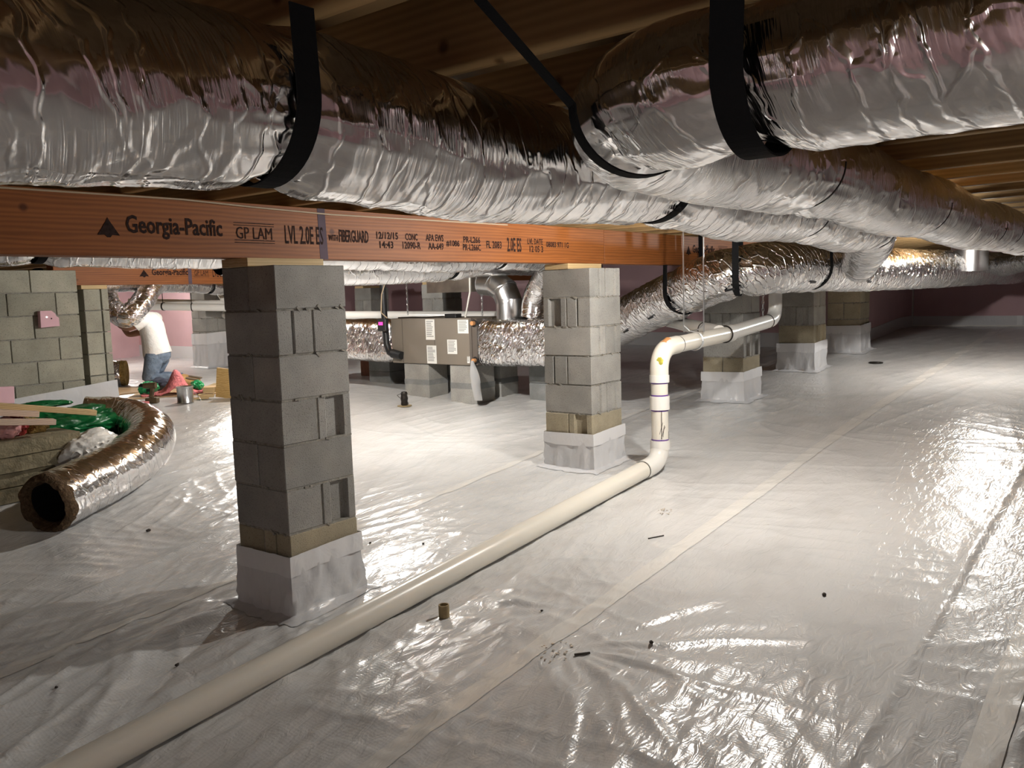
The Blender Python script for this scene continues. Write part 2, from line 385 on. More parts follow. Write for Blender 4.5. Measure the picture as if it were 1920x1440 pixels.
def arc_at(path, ds, pt):
    q, s = cat_rom(path, ds); i = int(np.argmin(((q-np.array(pt))**2).sum(1))); return float(s[i])
JB = 1.912       # underside of the joists
def strap(parent, q, s, T, sp, R, width=.045, top=JB, mat='webbing', name='strap', thick=.003, tails=True, lean=0.0, k=.93, tip=None):
    i = int(np.argmin(np.abs(s-sp))); c = Vector(q[i]); t = Vector(T[i]); h = Vector((t.x, t.y, 0)).normalized()
    side = Vector((-h.y, h.x, 0)); up = Vector((0, 0, 1)); rr = R*k
    pts = []
    if tails: pts.append((rr*1.0, top-c.z))
    for j in range(0, 25):
        a = math.pi*j/24; pts.append((rr*1.06*math.cos(a), -rr*math.sin(a)*1.0))
    if tails: pts.append((-rr*1.0, top-c.z))
    mb = MB()
    for j, (a, b_) in enumerate(pts):
        nrm = (Vector((a, b_)).normalized() if 0 < j < len(pts)-1 or not tails else Vector((1 if a > 0 else -1, 0)))
        for (wd, tk) in ((-1, 0), (1, 0), (1, 1), (-1, 1)):
            aa = a+nrm.x*thick*tk; bb = b_+nrm.y*thick*tk
            mb.v.append(tuple(c+side*aa+up*bb+h*(wd*width/2+lean*bb)))
    for j in range(len(pts)-1):
        for e in range(4):
            a = j*4+e; b_ = j*4+(e+1) % 4; mb.f.append((a, b_, b_+4, a+4))
    if tip is not None:
        c0 = sum((Vector(v) for v in mb.v[:4]), Vector((0, 0, 0)))/4
        for j in range(4): mb.v[j] = tuple(Vector(mb.v[j])+Vector(tip)-c0)
    e = (len(pts)-1)*4; mb.f.append((0, 3, 2, 1)); mb.f.append((e, e+1, e+2, e+3))
    return tag(mb.build(name, mat, parent), 'black webbing hanger strap')
def print_patch(parent, q, s, T, N, B, sp, ang, R, ln=.075, ht=.016):
    """small black printed label lying on the jacket"""
    i = int(np.argmin(np.abs(s-sp))); mb = MB(); c = Vector(q[i]); t = Vector(T[i]); n_ = Vector(N[i]); b_ = Vector(B[i]); da = ht/R
    for e in (-.5, .5):
        for a in (ang-da/2, ang, ang+da/2):
            for o_ in (.006, .012):
                mb.v.append(tuple(c+t*ln*e+(n_*math.cos(a)+b_*math.sin(a))*(R*1.015+o_)))
    mb.f += [(1, 3, 9, 7), (3, 5, 11, 9), (0, 6, 8, 2), (2, 8, 10, 4), (0, 1, 7, 6), (4, 10, 11, 5), (0, 2, 3, 1), (2, 4, 5, 3), (6, 7, 9, 8), (8, 9, 11, 10)]
    return tag(mb.build('printed_label', 'black_rubber', parent), 'small black printed label on the foil')
def blob(c, d, seed, crump=.25, sub=4, rotz=0, fine=.06):
    bm = bmesh.new(); bmesh.ops.create_icosphere(bm, subdivisions=sub, radius=1); mb = MB()
    P = np.array([v.co[:] for v in bm.verts]); Fs = [[v.index for v in f.verts] for f in bm.faces]; bm.free()
    a = np.arctan2(P[:, 1], P[:, 0])/math.pi*3+10; zz = P[:, 2]*3+10
    k = 1+crump*(vn(P[:, 0]*2+9, P[:, 1]*2+P[:, 2]*1.7+9, seed)-.5)*2+fine*(ridge(vn(P[:, 0]*7+30, P[:, 1]*7+P[:, 2]*6+30, seed+1), 2)-.4)*2
    P = P*k[:, None]*np.array(d)/2
    cz, sz = math.cos(rotz), math.sin(rotz); P = np.stack([P[:, 0]*cz-P[:, 1]*sz, P[:, 0]*sz+P[:, 1]*cz, P[:, 2]], 1)+np.array(c)
    mb.v = [tuple(p) for p in P]; mb.f = [tuple(f) for f in Fs]; return mb
def sheet_drape(mb, floor=True, lift=.003):
    mb.v = [(x, y, max(z, fz(x, y)+lift)) for x, y, z in mb.v]; return mb

# ================================================================== SETTING
# ------------------------------------------------------------------ floor of white sheeting
def axis_pts(lo, hi, a, b, fine, coarse):
    p = [lo]
    while p[-1] < hi:
        x = p[-1]; d = max(0, a-x, x-b); p.append(x+min(coarse, fine+d*.03))
    return np.array(p)
gx = axis_pts(-5.2, 12.3, -1.6, 4.6, .016, .10); gy = axis_pts(-6.2, 12.6, -3.1, 3.2, .016, .10)
X, Y = np.meshgrid(gx, gy, indexing='ij')
def folds(ang, f_al, f_ac, seed, p=5, warp=.5):
    c, s = math.cos(ang), math.sin(ang); al = X*c+Y*s; ac = -X*s+Y*c
    ac = ac+warp*(vn(al*.7+5, ac*.8+5, seed+50)-.5)
    return ridge(vn(al*f_al+40, ac*f_ac+40, seed), p)
def mask(sc, seed, lo=.45, hi=.65):
    t = np.clip((vn(X*sc+20, Y*sc+20, seed)-lo)/(hi-lo), 0, 1); return t*t*(3-2*t)
Zw = np.zeros_like(X)
left = 1/(1+np.exp((X-.9)*2.2)) * 1/(1+np.exp(-(Y+.15)*6))        # wrinkled zone left of the first pier
Zw += .028*folds(R_(8), .5, 4.5, 3, 4)*(.15+.85*left)*mask(.8, 4, .3, .6)
Zw += .022*folds(R_(28), .7, 6.5, 5, 4)*(.15+.85*left)*mask(.9, 6, .35, .6)
Zw += .008*folds(R_(-20), .8, 7, 7)*mask(.8, 8)
Zw += .006*folds(R_(62), 1.0, 6, 9)*mask(.9, 10)
Zw += .005*folds(R_(105), 1.2, 8, 11)*mask(1.1, 12)
Zw += .0035*(ridge(vn(X*6+3, Y*9+5, 13), 2)-.3)*mask(.7, 14, .3, .7)
near = 1/(1+np.exp((X-1.3+1.1*np.clip((-.9-Y)/.5, 0, 1))*2.5))
Zw += .0100*folds(R_(14), 1.3, 12, 61, 3, .25)*near*mask(1.0, 62, .3, .55)
Zw += .0065*folds(R_(-4), 2.0, 19, 63, 3, .2)*near*mask(1.2, 64, .35, .6)
Zw += .0050*folds(R_(38), 1.8, 15, 65, 3, .25)*near*mask(1.1, 66, .4, .65)
Zw += .0060*folds(R_(-38), 1.5, 10, 67, 3, .3)*near*mask(1.0, 68, .4, .65)*(Y < .1)*np.where(Y < -1.1, .5, 1)
Zw += .0022*folds(R_(20), 3.0, 26, 69, 2, .2)*(.25+.75*near)*mask(1.6, 70, .35, .65)
Zw += .006*(vn(X*1.6, Y*1.6, 15)-.5)
def fan(cx, cy, a0, a1, rmax, nf, amp, seed, rmin=.06):
    dx = X-cx; dy = Y-cy; r = np.hypot(dx, dy); a = np.arctan2(dy, dx)
    wv = ridge(vn(a*nf+20+1.2*vn(X*4, Y*4, seed+3), r*1.5+seed, seed), 2)
    wa = np.clip((a-a0)/.15, 0, 1)*np.clip((a1-a)/.15, 0, 1); wr = np.clip((r-rmin)/.15, 0, 1)*np.clip((rmax-r)/(.6*rmax), 0, 1)
    return amp*wv*wa*wr
Zw += fan(.42, -1.22, -3.0, -.25, 1.25, 6, .017, 21)
Zw += fan(.75, -1.05, 1.7, 3.1, .7, 6, .014, 22)
for (px, py, sd) in ((.2, .2, 23), (2.8, .24, 24), (5.3, .2, 25)):
    Zw += fan(px, py, -3.2, 3.2, 1.0, 5, .011, sd, .28)
def lap(yc, h, wdt, seed):      # edge where one sheet overlies the next
    c = yc+.012*(vn(X*.9, 4., seed)-.5)*2; d = Y-c; hh = h*(.5+.9*vn(X*2.4, 1., seed))
    return hh*np.where(d > 0, np.exp(-(d/wdt)**2), np.exp(-(d/.016)**2))
Zw += lap(-2.40, .008, .03, 31)+lap(.60, .009, .05, 32)+lap(-2.80, .016, .07, 34)+lap(-1.20, .005, .03, 33)
Z = fzv(X, Y)+Zw
nx, ny = X.shape; idx = np.arange(nx*ny).reshape(nx, ny)
Fq = np.stack([idx[:-1, :-1].ravel(), idx[1:, :-1].ravel(), idx[1:, 1:].ravel(), idx[:-1, 1:].ravel()], 1)
me = bpy.data.meshes.new('floor'); me.vertices.add(nx*ny); me.vertices.foreach_set('co', np.stack([X, Y, Z], -1).astype(np.float32).ravel())
me.loops.add(Fq.size); me.loops.foreach_set('vertex_index', Fq.astype(np.int32).ravel()); me.polygons.add(len(Fq))
me.polygons.foreach_set('loop_start', np.arange(0, Fq.size, 4, dtype=np.int32)); me.polygons.foreach_set('loop_total', np.full(len(Fq), 4, np.int32))
me.polygons.foreach_set('use_smooth', np.ones(len(Fq), bool)); me.update(calc_edges=True); me.validate()
floor = tag(link('floor', me, None, 'poly'), 'white plastic ground sheeting covering the crawl space floor', None, None, 'structure')
def sample_floor(x, y):
    i = min(max(np.searchsorted(gx, x)-1, 0), nx-2); j = min(max(np.searchsorted(gy, y)-1, 0), ny-2)
    fx = (x-gx[i])/(gx[i+1]-gx[i]); fy = (y-gy[j])/(gy[j+1]-gy[j])
    return float((Z[i, j]*(1-fx)+Z[i+1, j]*fx)*(1-fy)+(Z[i, j+1]*(1-fx)+Z[i+1, j+1]*fx)*fy)
def floor_strip(name, x0, x1, yc, width, mat, lift=.004, wob=.008, seed=0, step=.02):
    mb = MB(); k = 6; xs = np.arange(x0, x1, step)
    for i, x in enumerate(xs):
        c = yc+wob*(float(vn(x*1.1, 3., seed))-.5)*2; wd = width*(1+.12*(float(vn(x*2.5, 8., seed))-.5))
        for j in range(k):
            y = c-wd/2+wd*j/(k-1)
            mb.v.append((x, y, sample_floor(x, y)+lift*(1 if 0 < j < k-1 else .55)))
    for i in range(len(xs)-1):
        for j in range(k-1):
            a = i*k+j; mb.f.append((a, a+k, a+k+1, a+1))
    return mb.build(name, mat, floor, True)
floor_strip('seam_tape', -3.0, 11.0, -1.14, .10, 'tape_white', seed=1)
floor_strip('seam_tape', -3.0, 11.0, .72, .07, 'tape_white', seed=2, lift=.003)
floor_strip('seam_tape', -3.0, 11.0, -2.72, .10, 'tape_white', seed=3, lift=.008)
# ------------------------------------------------------------------ ceiling: subfloor and joists
mb = MB().boxb((-5.2, -6.2, 2.147), (12.4, 12.7, 2.167)); ceil = tag(mb.build('ceiling', 'subfloor_wood'), 'plywood subfloor above the joists', None, None, 'structure')
jm = None
for k in range(-13, 31):
    x = .283+.405*k
    if jm is None:
        mb = MB().box((0, 0, 0), (.038, 18.8, .233), None, .003); o = mb.build('floor_joist', 'joist_wood', ceil); jm = o.data
    else:
        o = bpy.data.objects.new('floor_joist', jm); COL.objects.link(o); o.parent = ceil
    o.location = (x, 3.25, JB+.1175)
for ky in (-.9,):   # solid blocking between a few joists
    for k in range(-4, 8):
        mb = MB().box((.283+.405*k+.2025, ky+.15*(k % 2), JB+.14), (.366, .038, .18)); mb.build('blocking', 'joist_wood', ceil)

# ------------------------------------------------------------------ pink foam walls
def wall(name, lo, hi, label):
    mb = MB().boxb(lo, hi); return tag(mb.build(name, 'pink_foam', None, False, ((lo[0]+hi[0])/2, (lo[1]+hi[1])/2, lo[2])), label, None, None, 'structure')
WZ = (-.6, 2.147)
wf = wall('wall_far', (12.10, -6.2, WZ[0]), (12.2, .17, WZ[1]), 'pink foam board wall across the far right end')
wm = wall('wall_middle', (8.95, .17, WZ[0]), (12.2, .27, WZ[1]), 'pink foam board wall running beside the last block pier')
wr = wall('wall_rear', (9.0, .27, WZ[0]), (9.1, 9.4, WZ[1]), 'pink foam board wall behind the air handler')
wj = wall('wall_jog', (6.0, 9.3, WZ[0]), (9.05, 9.4, WZ[1]), 'pink foam board wall at the jog')
wl = wall('wall_left_rear', (5.95, 9.3, WZ[0]), (6.05, 12.6, WZ[1]), 'pink foam board wall behind the kneeling worker')
we = wall('wall_end', (-5.2, 12.5, WZ[0]), (6.05, 12.6, WZ[1]), 'pink foam board wall at the left end')
wb = wall('wall_back', (-5.3, -6.2, WZ[0]), (-5.2, 12.6, WZ[1]), 'pink foam board wall behind the photographer')
wn = wall('wall_near', (-5.2, -6.3, WZ[0]), (12.2, -6.2, WZ[1]), 'pink foam board wall on the near right side')
def strip_on(parent, lo, hi, mat='poly_skirt', name='plastic_strip'):
    mb = MB().boxb(lo, hi); return mb.build(name, mat, parent)
zf = fz(12, -2)
strip_on(wf, (12.088, -6.2, zf-.05), (12.1, .17, zf+.16)); strip_on(wf, (12.07, -6.2, zf-.03), (12.088, .17, zf+.022), 'tape_white', 'base_tape')
mb = MB()      # strip on the middle wall follows the slope of the ground
for x in np.linspace(8.95, 12.09, 12):
    z = fz(x, 0)
    for (y, dz) in ((.158, -.06), (.158, .17), (.17, .17), (.17, -.06)): mb.v.append((x, y, z+dz))
for i in range(11):
    for e in range(4): mb.f.append((i*4+e, i*4+(e+1) % 4, (i+1)*4+(e+1) % 4, (i+1)*4+e))
mb.build('plastic_strip', 'poly_skirt', wm)
strip_on(wr, (8.988, .27, fz(9, 1)-.1), (9.0, 9.3, fz(9, 1)+.2)); strip_on(wl, (5.938, 9.3, .3), (5.95, 12.5, fz(5.9, 10)+.22)); strip_on(wj, (6.0, 9.288, .3), (9.0, 9.3, .75))
strip_on(wm, (12.06, .15, zf), (12.1, .175, 1.8), 'tape_white', 'corner_tape')
for y in (-1.3, -3.7): strip_on(wf, (12.086, y-.035, zf), (12.1, y+.035, zf+.16), 'tape_skirt', 'lap_tape')

# ------------------------------------------------------------------ concrete blocks
BL, BW, BH = .397, .194, .194
BLK = {}
def block_mesh(kind, ln=BL):
    key = (kind, ln)
    if key in BLK: return BLK[key]
    l, w_ = ln/2, BW/2
    def end(sx):
        if kind == 'plain': return []
        if kind == 'recess': c, hw, dp = 0, .052, .026
        elif kind == 'slot': c, hw, dp = .012, .006, .045
        else: c, hw, dp = 0, .034, .016
        return [(sx*l, c-hw), (sx*(l-dp), c-hw*.86), (sx*(l-dp), c+hw*.86), (sx*l, c+hw)]
    e1 = end(1); e2 = end(-1); e2.reverse()
    prof = [(l, -w_)]+e1+[(l, w_), (-l, w_)]+e2+[(-l, -w_)]
    bm = bmesh.new(); vs = [bm.verts.new((x, y, -BH/2)) for x, y in prof]; f = bm.faces.new(vs)
    r = bmesh.ops.extrude_face_region(bm, geom=[f]); bmesh.ops.translate(bm, verts=[g for g in r['geom'] if isinstance(g, bmesh.types.BMVert)], vec=(0, 0, BH))
    bmesh.ops.recalc_face_normals(bm, faces=bm.faces)
    ed = [e for e in bm.edges if e.calc_length() > .1 and e.is_convex]
    bmesh.ops.bevel(bm, geom=ed, offset=.0035, segments=1, affect='EDGES')
    m_ = bpy.data.meshes.new('block'); bm.to_mesh(m_); bm.free(); BLK[key] = m_; return m_
BMATS = {}
def block(parent, c, rotz, kind, mat='concrete', ln=BL):
    src = block_mesh(kind, ln); key = (kind, ln, mat)
    if key not in BMATS:
        m_ = src.copy(); m_.materials.append(MATS[mat]); BMATS[key] = m_
    o = bpy.data.objects.new('block', BMATS[key]); COL.objects.link(o); o.parent = parent
    o.location = Vector(c)-wloc(parent); o.rotation_euler = (0, 0, rotz+random.uniform(-.006, .006)); return o
CO = .2032
def pier(x, y, label, flip, kinds, skirt, ztop=1.626, shim=True, old=(6,), skirt_bulge=.008, rotz=0, base=None):
    zb = fz(x+.2, y+.2) if base is None else base
    t = thing('block_pier', label, 'pier', (x+.2, y+.2, zb))
    mo = MB(); n = int(math.ceil((ztop-zb)/CO-.12)); jr = random.Random(int(x*77+y*13))
    for k in range(n):
        zc = ztop-CO*k-BH/2
        along_x = (k % 2 == 0) != flip
        mt = 'concrete_old' if k in old or k > max(old) else 'concrete'
        ks = kinds[k] if k < len(kinds) else ('plain', 'plain')
        j = jr.uniform(-.004, .004)
        for e in (0, 1):
            off = BW/2+e*(BW+.009)
            c = (x+BL/2+j, y+off, zc) if along_x else (x+off, y+BL/2+j, zc)
            block(t, c, 0 if along_x else math.pi/2, ks[e], mt)
        ins = .004+jr.uniform(-.003, .004)
        if k < n-1: mo.boxb((x+ins, y+ins, zc-BH/2-.0095), (x+BL-ins, y+BL-ins, zc-BH/2+.0003))
        if along_x: mo.boxb((x+.007, y+BW-.001, zc-BH/2+.001), (x+BL-.007, y+BW+.010, zc+BH/2-.002))
        else: mo.boxb((x+BW-.001, y+.007, zc-BH/2+.001), (x+BW+.010, y+BL-.007, zc+BH/2-.002))
        # squeezed-out mortar crumbs along the joints
        for _ in range(6 if zc-BH/2 > fz(x+.2, y+.2)+skirt+.05 else 0):
            a = jr.random()*.36; zz = zc-BH/2-.005+jr.uniform(-.006, .004); sz = jr.uniform(.006, .016)
            if jr.random() < .5: mo.box((x+.02+a, y+.002, zz), (sz*2.2, sz*.8, sz*.7), Matrix.Rotation(jr.random(), 3, 'Y'))
            else: mo.box((x+.002, y+.02+a, zz), (sz*.8, sz*2.2, sz*.7), Matrix.Rotation(jr.random(), 3, 'X'))
    mo.build('mortar', 'mortar', t)
    if shim:
        MB().boxb((x-.02, y+.16, ztop+.0005), (x+.41, y+.36, ztop+.0385), .002).build('wood_shim', 'pine', t)
    # plastic skirt
    def loop(z, out, seed, h):
        pts = []; m_ = 20; hb = BL/2+out; cx, cy = x+BL/2, y+BL/2
        for sd in range(4):
            for i in range(m_):
                a = -1+2*i/m_
                px, py = [(a, -1), (1, a), (-a, 1), (-1, -a)][sd]
                pts.append((px, py))
        res = []
        for i, (px, py) in enumerate(pts):
            wv = .013*(float(vn(i*.55, h*3, seed))-.5)*2+.007*(float(vn(i*1.3, h*9+4, seed))-.5)*2
            nrm = Vector((px if abs(px) == 1 else 0, py if abs(py) == 1 else 0)); 
            if nrm.length: nrm.normalize()
            ww = wv*(1-.75*h)
            X0 = cx+px*hb+nrm.x*ww; Y0 = cy+py*hb+nrm.y*ww
            res.append((X0, Y0, z))
        return res
    seed = int(x*31+y*7)+60; hs = [0, .02, .06, .12, .2, .32, .45, .58, .7, .82, .92, 1.0]; mb = MB()
    for h in hs:
        out = .010+skirt_bulge*(1-h)**1.5+.05*max(0, 1-h/.06)**1.5
        lp = loop(0, out, seed, h); 
        for (a, b_, _) in lp:
            f0 = sample_floor(a, b_)+.003
            top = fz(x+.2, y+.2)+skirt+.02*math.sin(3*(a-x))-.02*(b_-y)
            mb.v.append((a, b_, f0+(top-f0)*h))
    k = 80
    for i in range(len(hs)-1):
        for j in range(k):
            a = i*k+j; b_ = i*k+(j+1) % k; mb.f.append((a, b_, b_+k, a+k))
    sk = mb.build('plastic_skirt', 'poly_skirt', t, True)
    mb = MB()
    for h in (.70, .78, .9, 1.03):
        for (a, b_, _) in loop(0, .0135+.002*(h < 1), seed, 1.0):
            f0 = sample_floor(a, b_)+.003; top = fz(x+.2, y+.2)+skirt+.02*math.sin(3*(a-x))-.02*(b_-y)
            mb.v.append((a, b_, f0+(top-f0)*(h+.05*(float(vn(a*9, b_*9, seed))-.5)*(h < .75))))
    for i in range(3):
        for j in range(k):
            a = i*k+j; b_ = i*k+(j+1) % k; mb.f.append((a, b_, b_+k, a+k))
    mb.build('tape_band', 'tape_skirt', t, True)
    return t
P = 'plain'; RC = 'recess'; SL = 'slot'; SH = 'shallow'
# kinds per course: (near/left block, far/right block)
pier(0, 0, 'tall grey block pier nearest the camera, in front left under the printed beam', False,
     [(P, P), (SL, P), (P, P), (P, RC), (P, P), (P, RC), (SL, P), (P, P)], .29, old=(6,))
pier(2.589, .04, 'grey block pier beside the upright white drain pipe', True,
     [(SH, SH), (SL, RC), (SH, SH), (P, SL), (SH, SH), (RC, P), (P, P)], .25, old=(5,))
pier(5.08, 0, 'half-hidden block pier right behind the overhead drain elbow', False,
     [(P, P), (P, P), (SH, SH), (RC, RC), (P, P), (RC, RC), (P, P)], .27, old=(4,))
pier(7.0, 0, 'farther block pier with bright right side and dark left side', False,
     [(P, P), (P, P), (SH, SH), (SH, SH), (P, P), (P, P)], .30, old=(3,))
pier(8.53, -.05, 'last block pier standing against the pink wall corner', False,
     [(P, P), (P, P), (P, P), (P, P), (P, P)], .33, old=(1,))
pier(4.95, 8.55, 'block pier with tall plastic skirt near the pink wall behind the worker', True, [], .52, old=(9,))
pier(7.2, 7.3, 'dim block pier far behind the air handler', True, [], .30, old=(9,))
pier(6.3, 4.86, 'block pier under the second beam behind the air handler', True, [], .28, old=(9,))
# white tape down the corner of the last pier
mb = MB().boxb((8.935, -.03, .60), (8.948, .155, 1.62)); o = tag(mb.build('plastic_flap', 'poly_skirt', None, False, (8.94, .05, .6)), 'white plastic flap hanging at the pink wall corner by the last pier', 'plastic sheet')

# ------------------------------------------------------------------ block wall at left
WY = 4.85
wleft = tag(MB().boxb((-5.2, WY+.012, -.3), (1.36, WY+.19, 1.79)).build('wall_left', 'mortar', None, False, (0, WY+.1, -.3)), 'grey concrete block wall', None, None, 'structure')
for k in range(9):
    zc = 1.80-CO*k-BH/2
    if zc < 0: break
    x = 1.372-(BL/2 if False else 0); off = .2032 if k % 2 else 0
    xe = 1.372
    if off:
        block(wleft, (xe-.097, WY+BW/2, zc), 0, P, 'concrete_green', .194); xe -= .2042
    while xe > -1.6:
        block(wleft, (xe-BL/2, WY+BW/2, zc), 0, P, 'concrete_green'); xe -= .4064
pil = thing('block_pilaster', 'narrow block pilaster at the end of the left wall, carrying the second beam', 'pilaster', (1.53, WY+.1, .38))
MB().boxb((1.425, WY+.012, .25), (1.625, WY+.19, 1.62)).build('mortar', 'mortar', pil)
for k in range(7):
    zc = 1.626-CO*k-BH/2
    block(pil, (1.42+.076, WY+BW/2-.012, zc), 0, P, 'concrete_green', .152); block(pil, (1.586+.031, WY+BW/2-.012, zc), 0, P, 'concrete_green', .062)
MB().boxb((1.40, WY-.02, 1.628), (1.64, WY+.17, 1.664), .002).build('wood_shim', 'pine', pil)
mb = MB(); xs = np.linspace(.2, 1.665, 40)
for x in xs:
    zt = .76-.02*math.sin(x*5)+.10*(x-1.2)*0; zt = .64+.085*(x-.2)
    for j, h in enumerate(np.linspace(0, 1, 8)):
        z0 = fz(x, WY-.05)-.01
        mb.v.append((x, WY-.022-.05*(1-h)**2-.012*float(vn(x*7, h*4, 5)), z0+(zt-z0)*h))
for i in range(39):
    for j in range(7): a = i*8+j; mb.f.append((a, a+8, a+9, a+1))
mb.build('plastic_skirt', 'poly_skirt', wleft, True)

# ------------------------------------------------------------------ beams with stamped lettering
def lettering(parent, text, x0, x1, z0, z1, yf, mat='ink', bold=0.0, shear=0.0, name='lettering'):
    cu_ = bpy.data.curves.new(name, 'FONT'); cu_.body = text; cu_.size = 1; cu_.offset = bold; cu_.shear = shear; cu_.resolution_u = 2
    o = bpy.data.objects.new(name, cu_); COL.objects.link(o)
    dg = bpy.context.evaluated_depsgraph_get(); me = bpy.data.meshes.new_from_object(o.evaluated_get(dg)); bpy.data.objects.remove(o); bpy.data.curves.remove(cu_)
    n = len(me.vertices); co = np.empty(n*3); me.vertices.foreach_get('co', co); co = co.reshape(-1, 3)
    lo, hi = co.min(0), co.max(0); q = np.zeros_like(co); base = wloc(parent)
    q[:, 0] = x0+(co[:, 0]-lo[0])/(hi[0]-lo[0])*(x1-x0)-base.x; q[:, 2] = z0+(co[:, 1]-lo[1])/(hi[1]-lo[1])*(z1-z0)-base.z; q[:, 1] = yf-.0015-base.y
    me.vertices.foreach_set('co', q.ravel()); me.update(); me.name = name
    return link(name, me, parent, mat)
def flatpoly(parent, pts, yf, mat, name):
    mb = MB(); n = len(pts)
    mb.v = [(x, yf-.0015, z) for x, z in pts]+[(x, yf+.0005, z) for x, z in pts]; mb.f = [tuple(range(n))]+[(i, (i+1) % n, n+(i+1) % n, n+i) for i in range(n)]
    return mb.build(name, mat, parent)
def logo(parent, x0, x1, z0, z1, yf):
    w_ = x1-x0; h = z1-z0; cx = (x0+x1)/2
    pts = [(x0, z0+.1*h), (cx-.05*w_, z1-.12*h), (cx, z1), (cx+.05*w_, z1-.12*h), (x1, z0+.1*h), (cx+.16*w_, z0+.13*h), (cx+.07*w_, z0), (cx-.07*w_, z0), (cx-.16*w_, z0+.13*h)]
    flatpoly(parent, pts, yf, 'ink', 'tree_emblem')
def boxed(parent, x0, x1, z0, z1, yf, mat='ink'):
    h = z1-z0
    for z in (z0, z0+.12*h, z1-.14*h, z1-.02*h):
        flatpoly(parent, [(x0, z), (x1, z), (x1, z+.035*h), (x0, z+.035*h)], yf, mat, 'stamp_line')
    lettering(parent, 'GP LAM', x0+.01, x1-.012, z0+.2*h, z1-.2*h, yf, mat, 0)
BF = .205
beam = thing('wood_beam', 'orange laminated wood beam with black stamped lettering, carried by the near piers', 'beam', (.2, .27, 1.665))
MB().boxb((-5.2, BF, 1.665), (3.046, BF+.133, 1.911), .002).build('beam_body', 'lvl', beam)
logo(beam, -.657, -.568, 1.738, 1.815, BF)
lettering(beam, 'Georgia-Pacific', -.540, -.106, 1.736, 1.830, BF, 'ink', .02)
boxed(beam, -.047, .166, 1.733, 1.822, BF)
lettering(beam, 'LVL 2.0E ES', .226, .452, 1.735, 1.822, BF, 'ink', .01)
flatpoly(beam, [(.428, 1.6655), (.478, 1.6655), (.470, 1.911), (.424, 1.911)], BF+.0006, 'ink_purple', 'painted_mark')
for txt, a, b_, c, d in [('WITH', .485, .545, 1.757, 1.787), ('FIBERGUARD', .553, .75, 1.752, 1.815), ('12/12/15', .806, .963, 1.776, 1.814), ('14:43', .826, .925, 1.728, 1.766),
        ('CONC', 1.017, 1.112, 1.775, 1.813), ('12090-R', .994, 1.134, 1.728, 1.768), ('APA EWS', 1.177, 1.322, 1.776, 1.815), ('AA-649', 1.194, 1.32, 1.728, 1.768),
        ('#1086', 1.345, 1.458, 1.748, 1.787), ('PR-L266', 1.494, 1.646, 1.775, 1.813), ('PR-L266C', 1.487, 1.65, 1.730, 1.769), ('FL 2083', 1.703, 1.85, 1.748, 1.793),
        ('2.0E ES', 1.905, 2.052, 1.730, 1.820), ('LVL DATE', 2.118, 2.284, 1.783, 1.82), ('12 05 3', 2.139, 2.287, 1.732, 1.775), ('08083 971 1G', 2.323, 2.588, 1.768, 1.806)]:
    lettering(beam, txt, a, b_, c, d, BF, 'ink', .022)
beamb = thing('wood_beam', 'orange laminated wood beam continuing from the pier by the drain pipe to the far wall', 'beam', (5.9, .27, 1.665))
MB().boxb((3.05, BF-.002, 1.665), (9.0, BF+.131, 1.911), .002).build('beam_body', 'lvl', beamb)
logo(beamb, 4.36, 4.45, 1.75, 1.83, BF-.002); lettering(beamb, 'Georgia-Pacific', 4.48, 4.92, 1.75, 1.84, BF-.002, 'ink', .03); boxed(beamb, 5.0, 5.2, 1.75, 1.84, BF-.002)
B2 = WY+.01
beam2 = thing('wood_beam', 'second orange wood beam with stamped lettering, resting on the left block pilaster', 'beam', (3.5, B2+.06, 1.664))
MB().boxb((1.18, B2, 1.664), (9.0, B2+.133, 1.911), .002).build('beam_body', 'lvl', beam2)
logo(beam2, 1.98, 2.08, 1.735, 1.81, B2); lettering(beam2, 'Georgia-Pacific', 2.11, 2.50, 1.735, 1.82, B2, 'ink', .03); boxed(beam2, 2.56, 2.74, 1.735, 1.82, B2); lettering(beam2, 'LVL 2.0E ES', 2.78, 3.0, 1.735, 1.82, B2, 'ink', .012)
flatpoly(beam2, [(2.50, 1.665), (2.54, 1.665), (2.54, 1.91), (2.50, 1.91)], B2+.0006, 'ink_purple', 'painted_mark')
# thin cable stapled along the top of the beam
mb = MB(); mb.tube([(-3.2, BF-.012, 1.897), (-1.0, BF-.012, 1.900), (-.3, BF-.012, 1.905), (.05, BF-.015, 1.893), (.5, BF-.014, 1.884), (1.0, BF-.012, 1.888), (1.9, BF-.012, 1.895)], .004, 6)
solo(mb, 'cable', 'cord_tan', 'thin tan cable running along the top edge of the printed beam', 'cable')

# ================================================================== DUCTS
def flex_duct(label, path, R, pts_straps=(), ds=.012, n=96, seed=1, amp=.0035, mat='foil', width=.045, cat='duct', bands=(), tips=None, ws=None, **kw):
    t = thing('flex_duct', label, cat, path[0])
    sp = [arc_at(path, ds, p) for p in pts_straps]; sb = [arc_at(path, ds, p) for p in bands]
    o, q, s, T, N, B = foil_tube(path, R, ds, n, seed, amp, sp+sb, mat, parent=t, **kw)
    for i_, a in enumerate(sp): strap(t, q, s, T, a, R, width*(ws or {}).get(i_, 1), tip=(tips or {}).get(i_))
    for a in sb: strap(t, q, s, T, a, R, .006, mat='wire_dark', name='band', tails=False, k=.9)
    return t, q, s, T, N, B
D1 = [(-5.1, -1.93, 1.765), (-3.6, -1.93, 1.75), (-2.8, -1.93, 1.775), (-2.0, -1.93, 1.755), (-1.42, -1.93, 1.782), (-.8, -1.93, 1.760), (-.122, -1.93, 1.782), (.45, -1.93, 1.758), (1.09, -1.925, 1.775), (1.7, -1.91, 1.745), (2.3, -1.86, 1.765), (3.2, -1.6, 1.70), (4.4, -1.22, 1.63), (5.6, -.86, 1.60)]
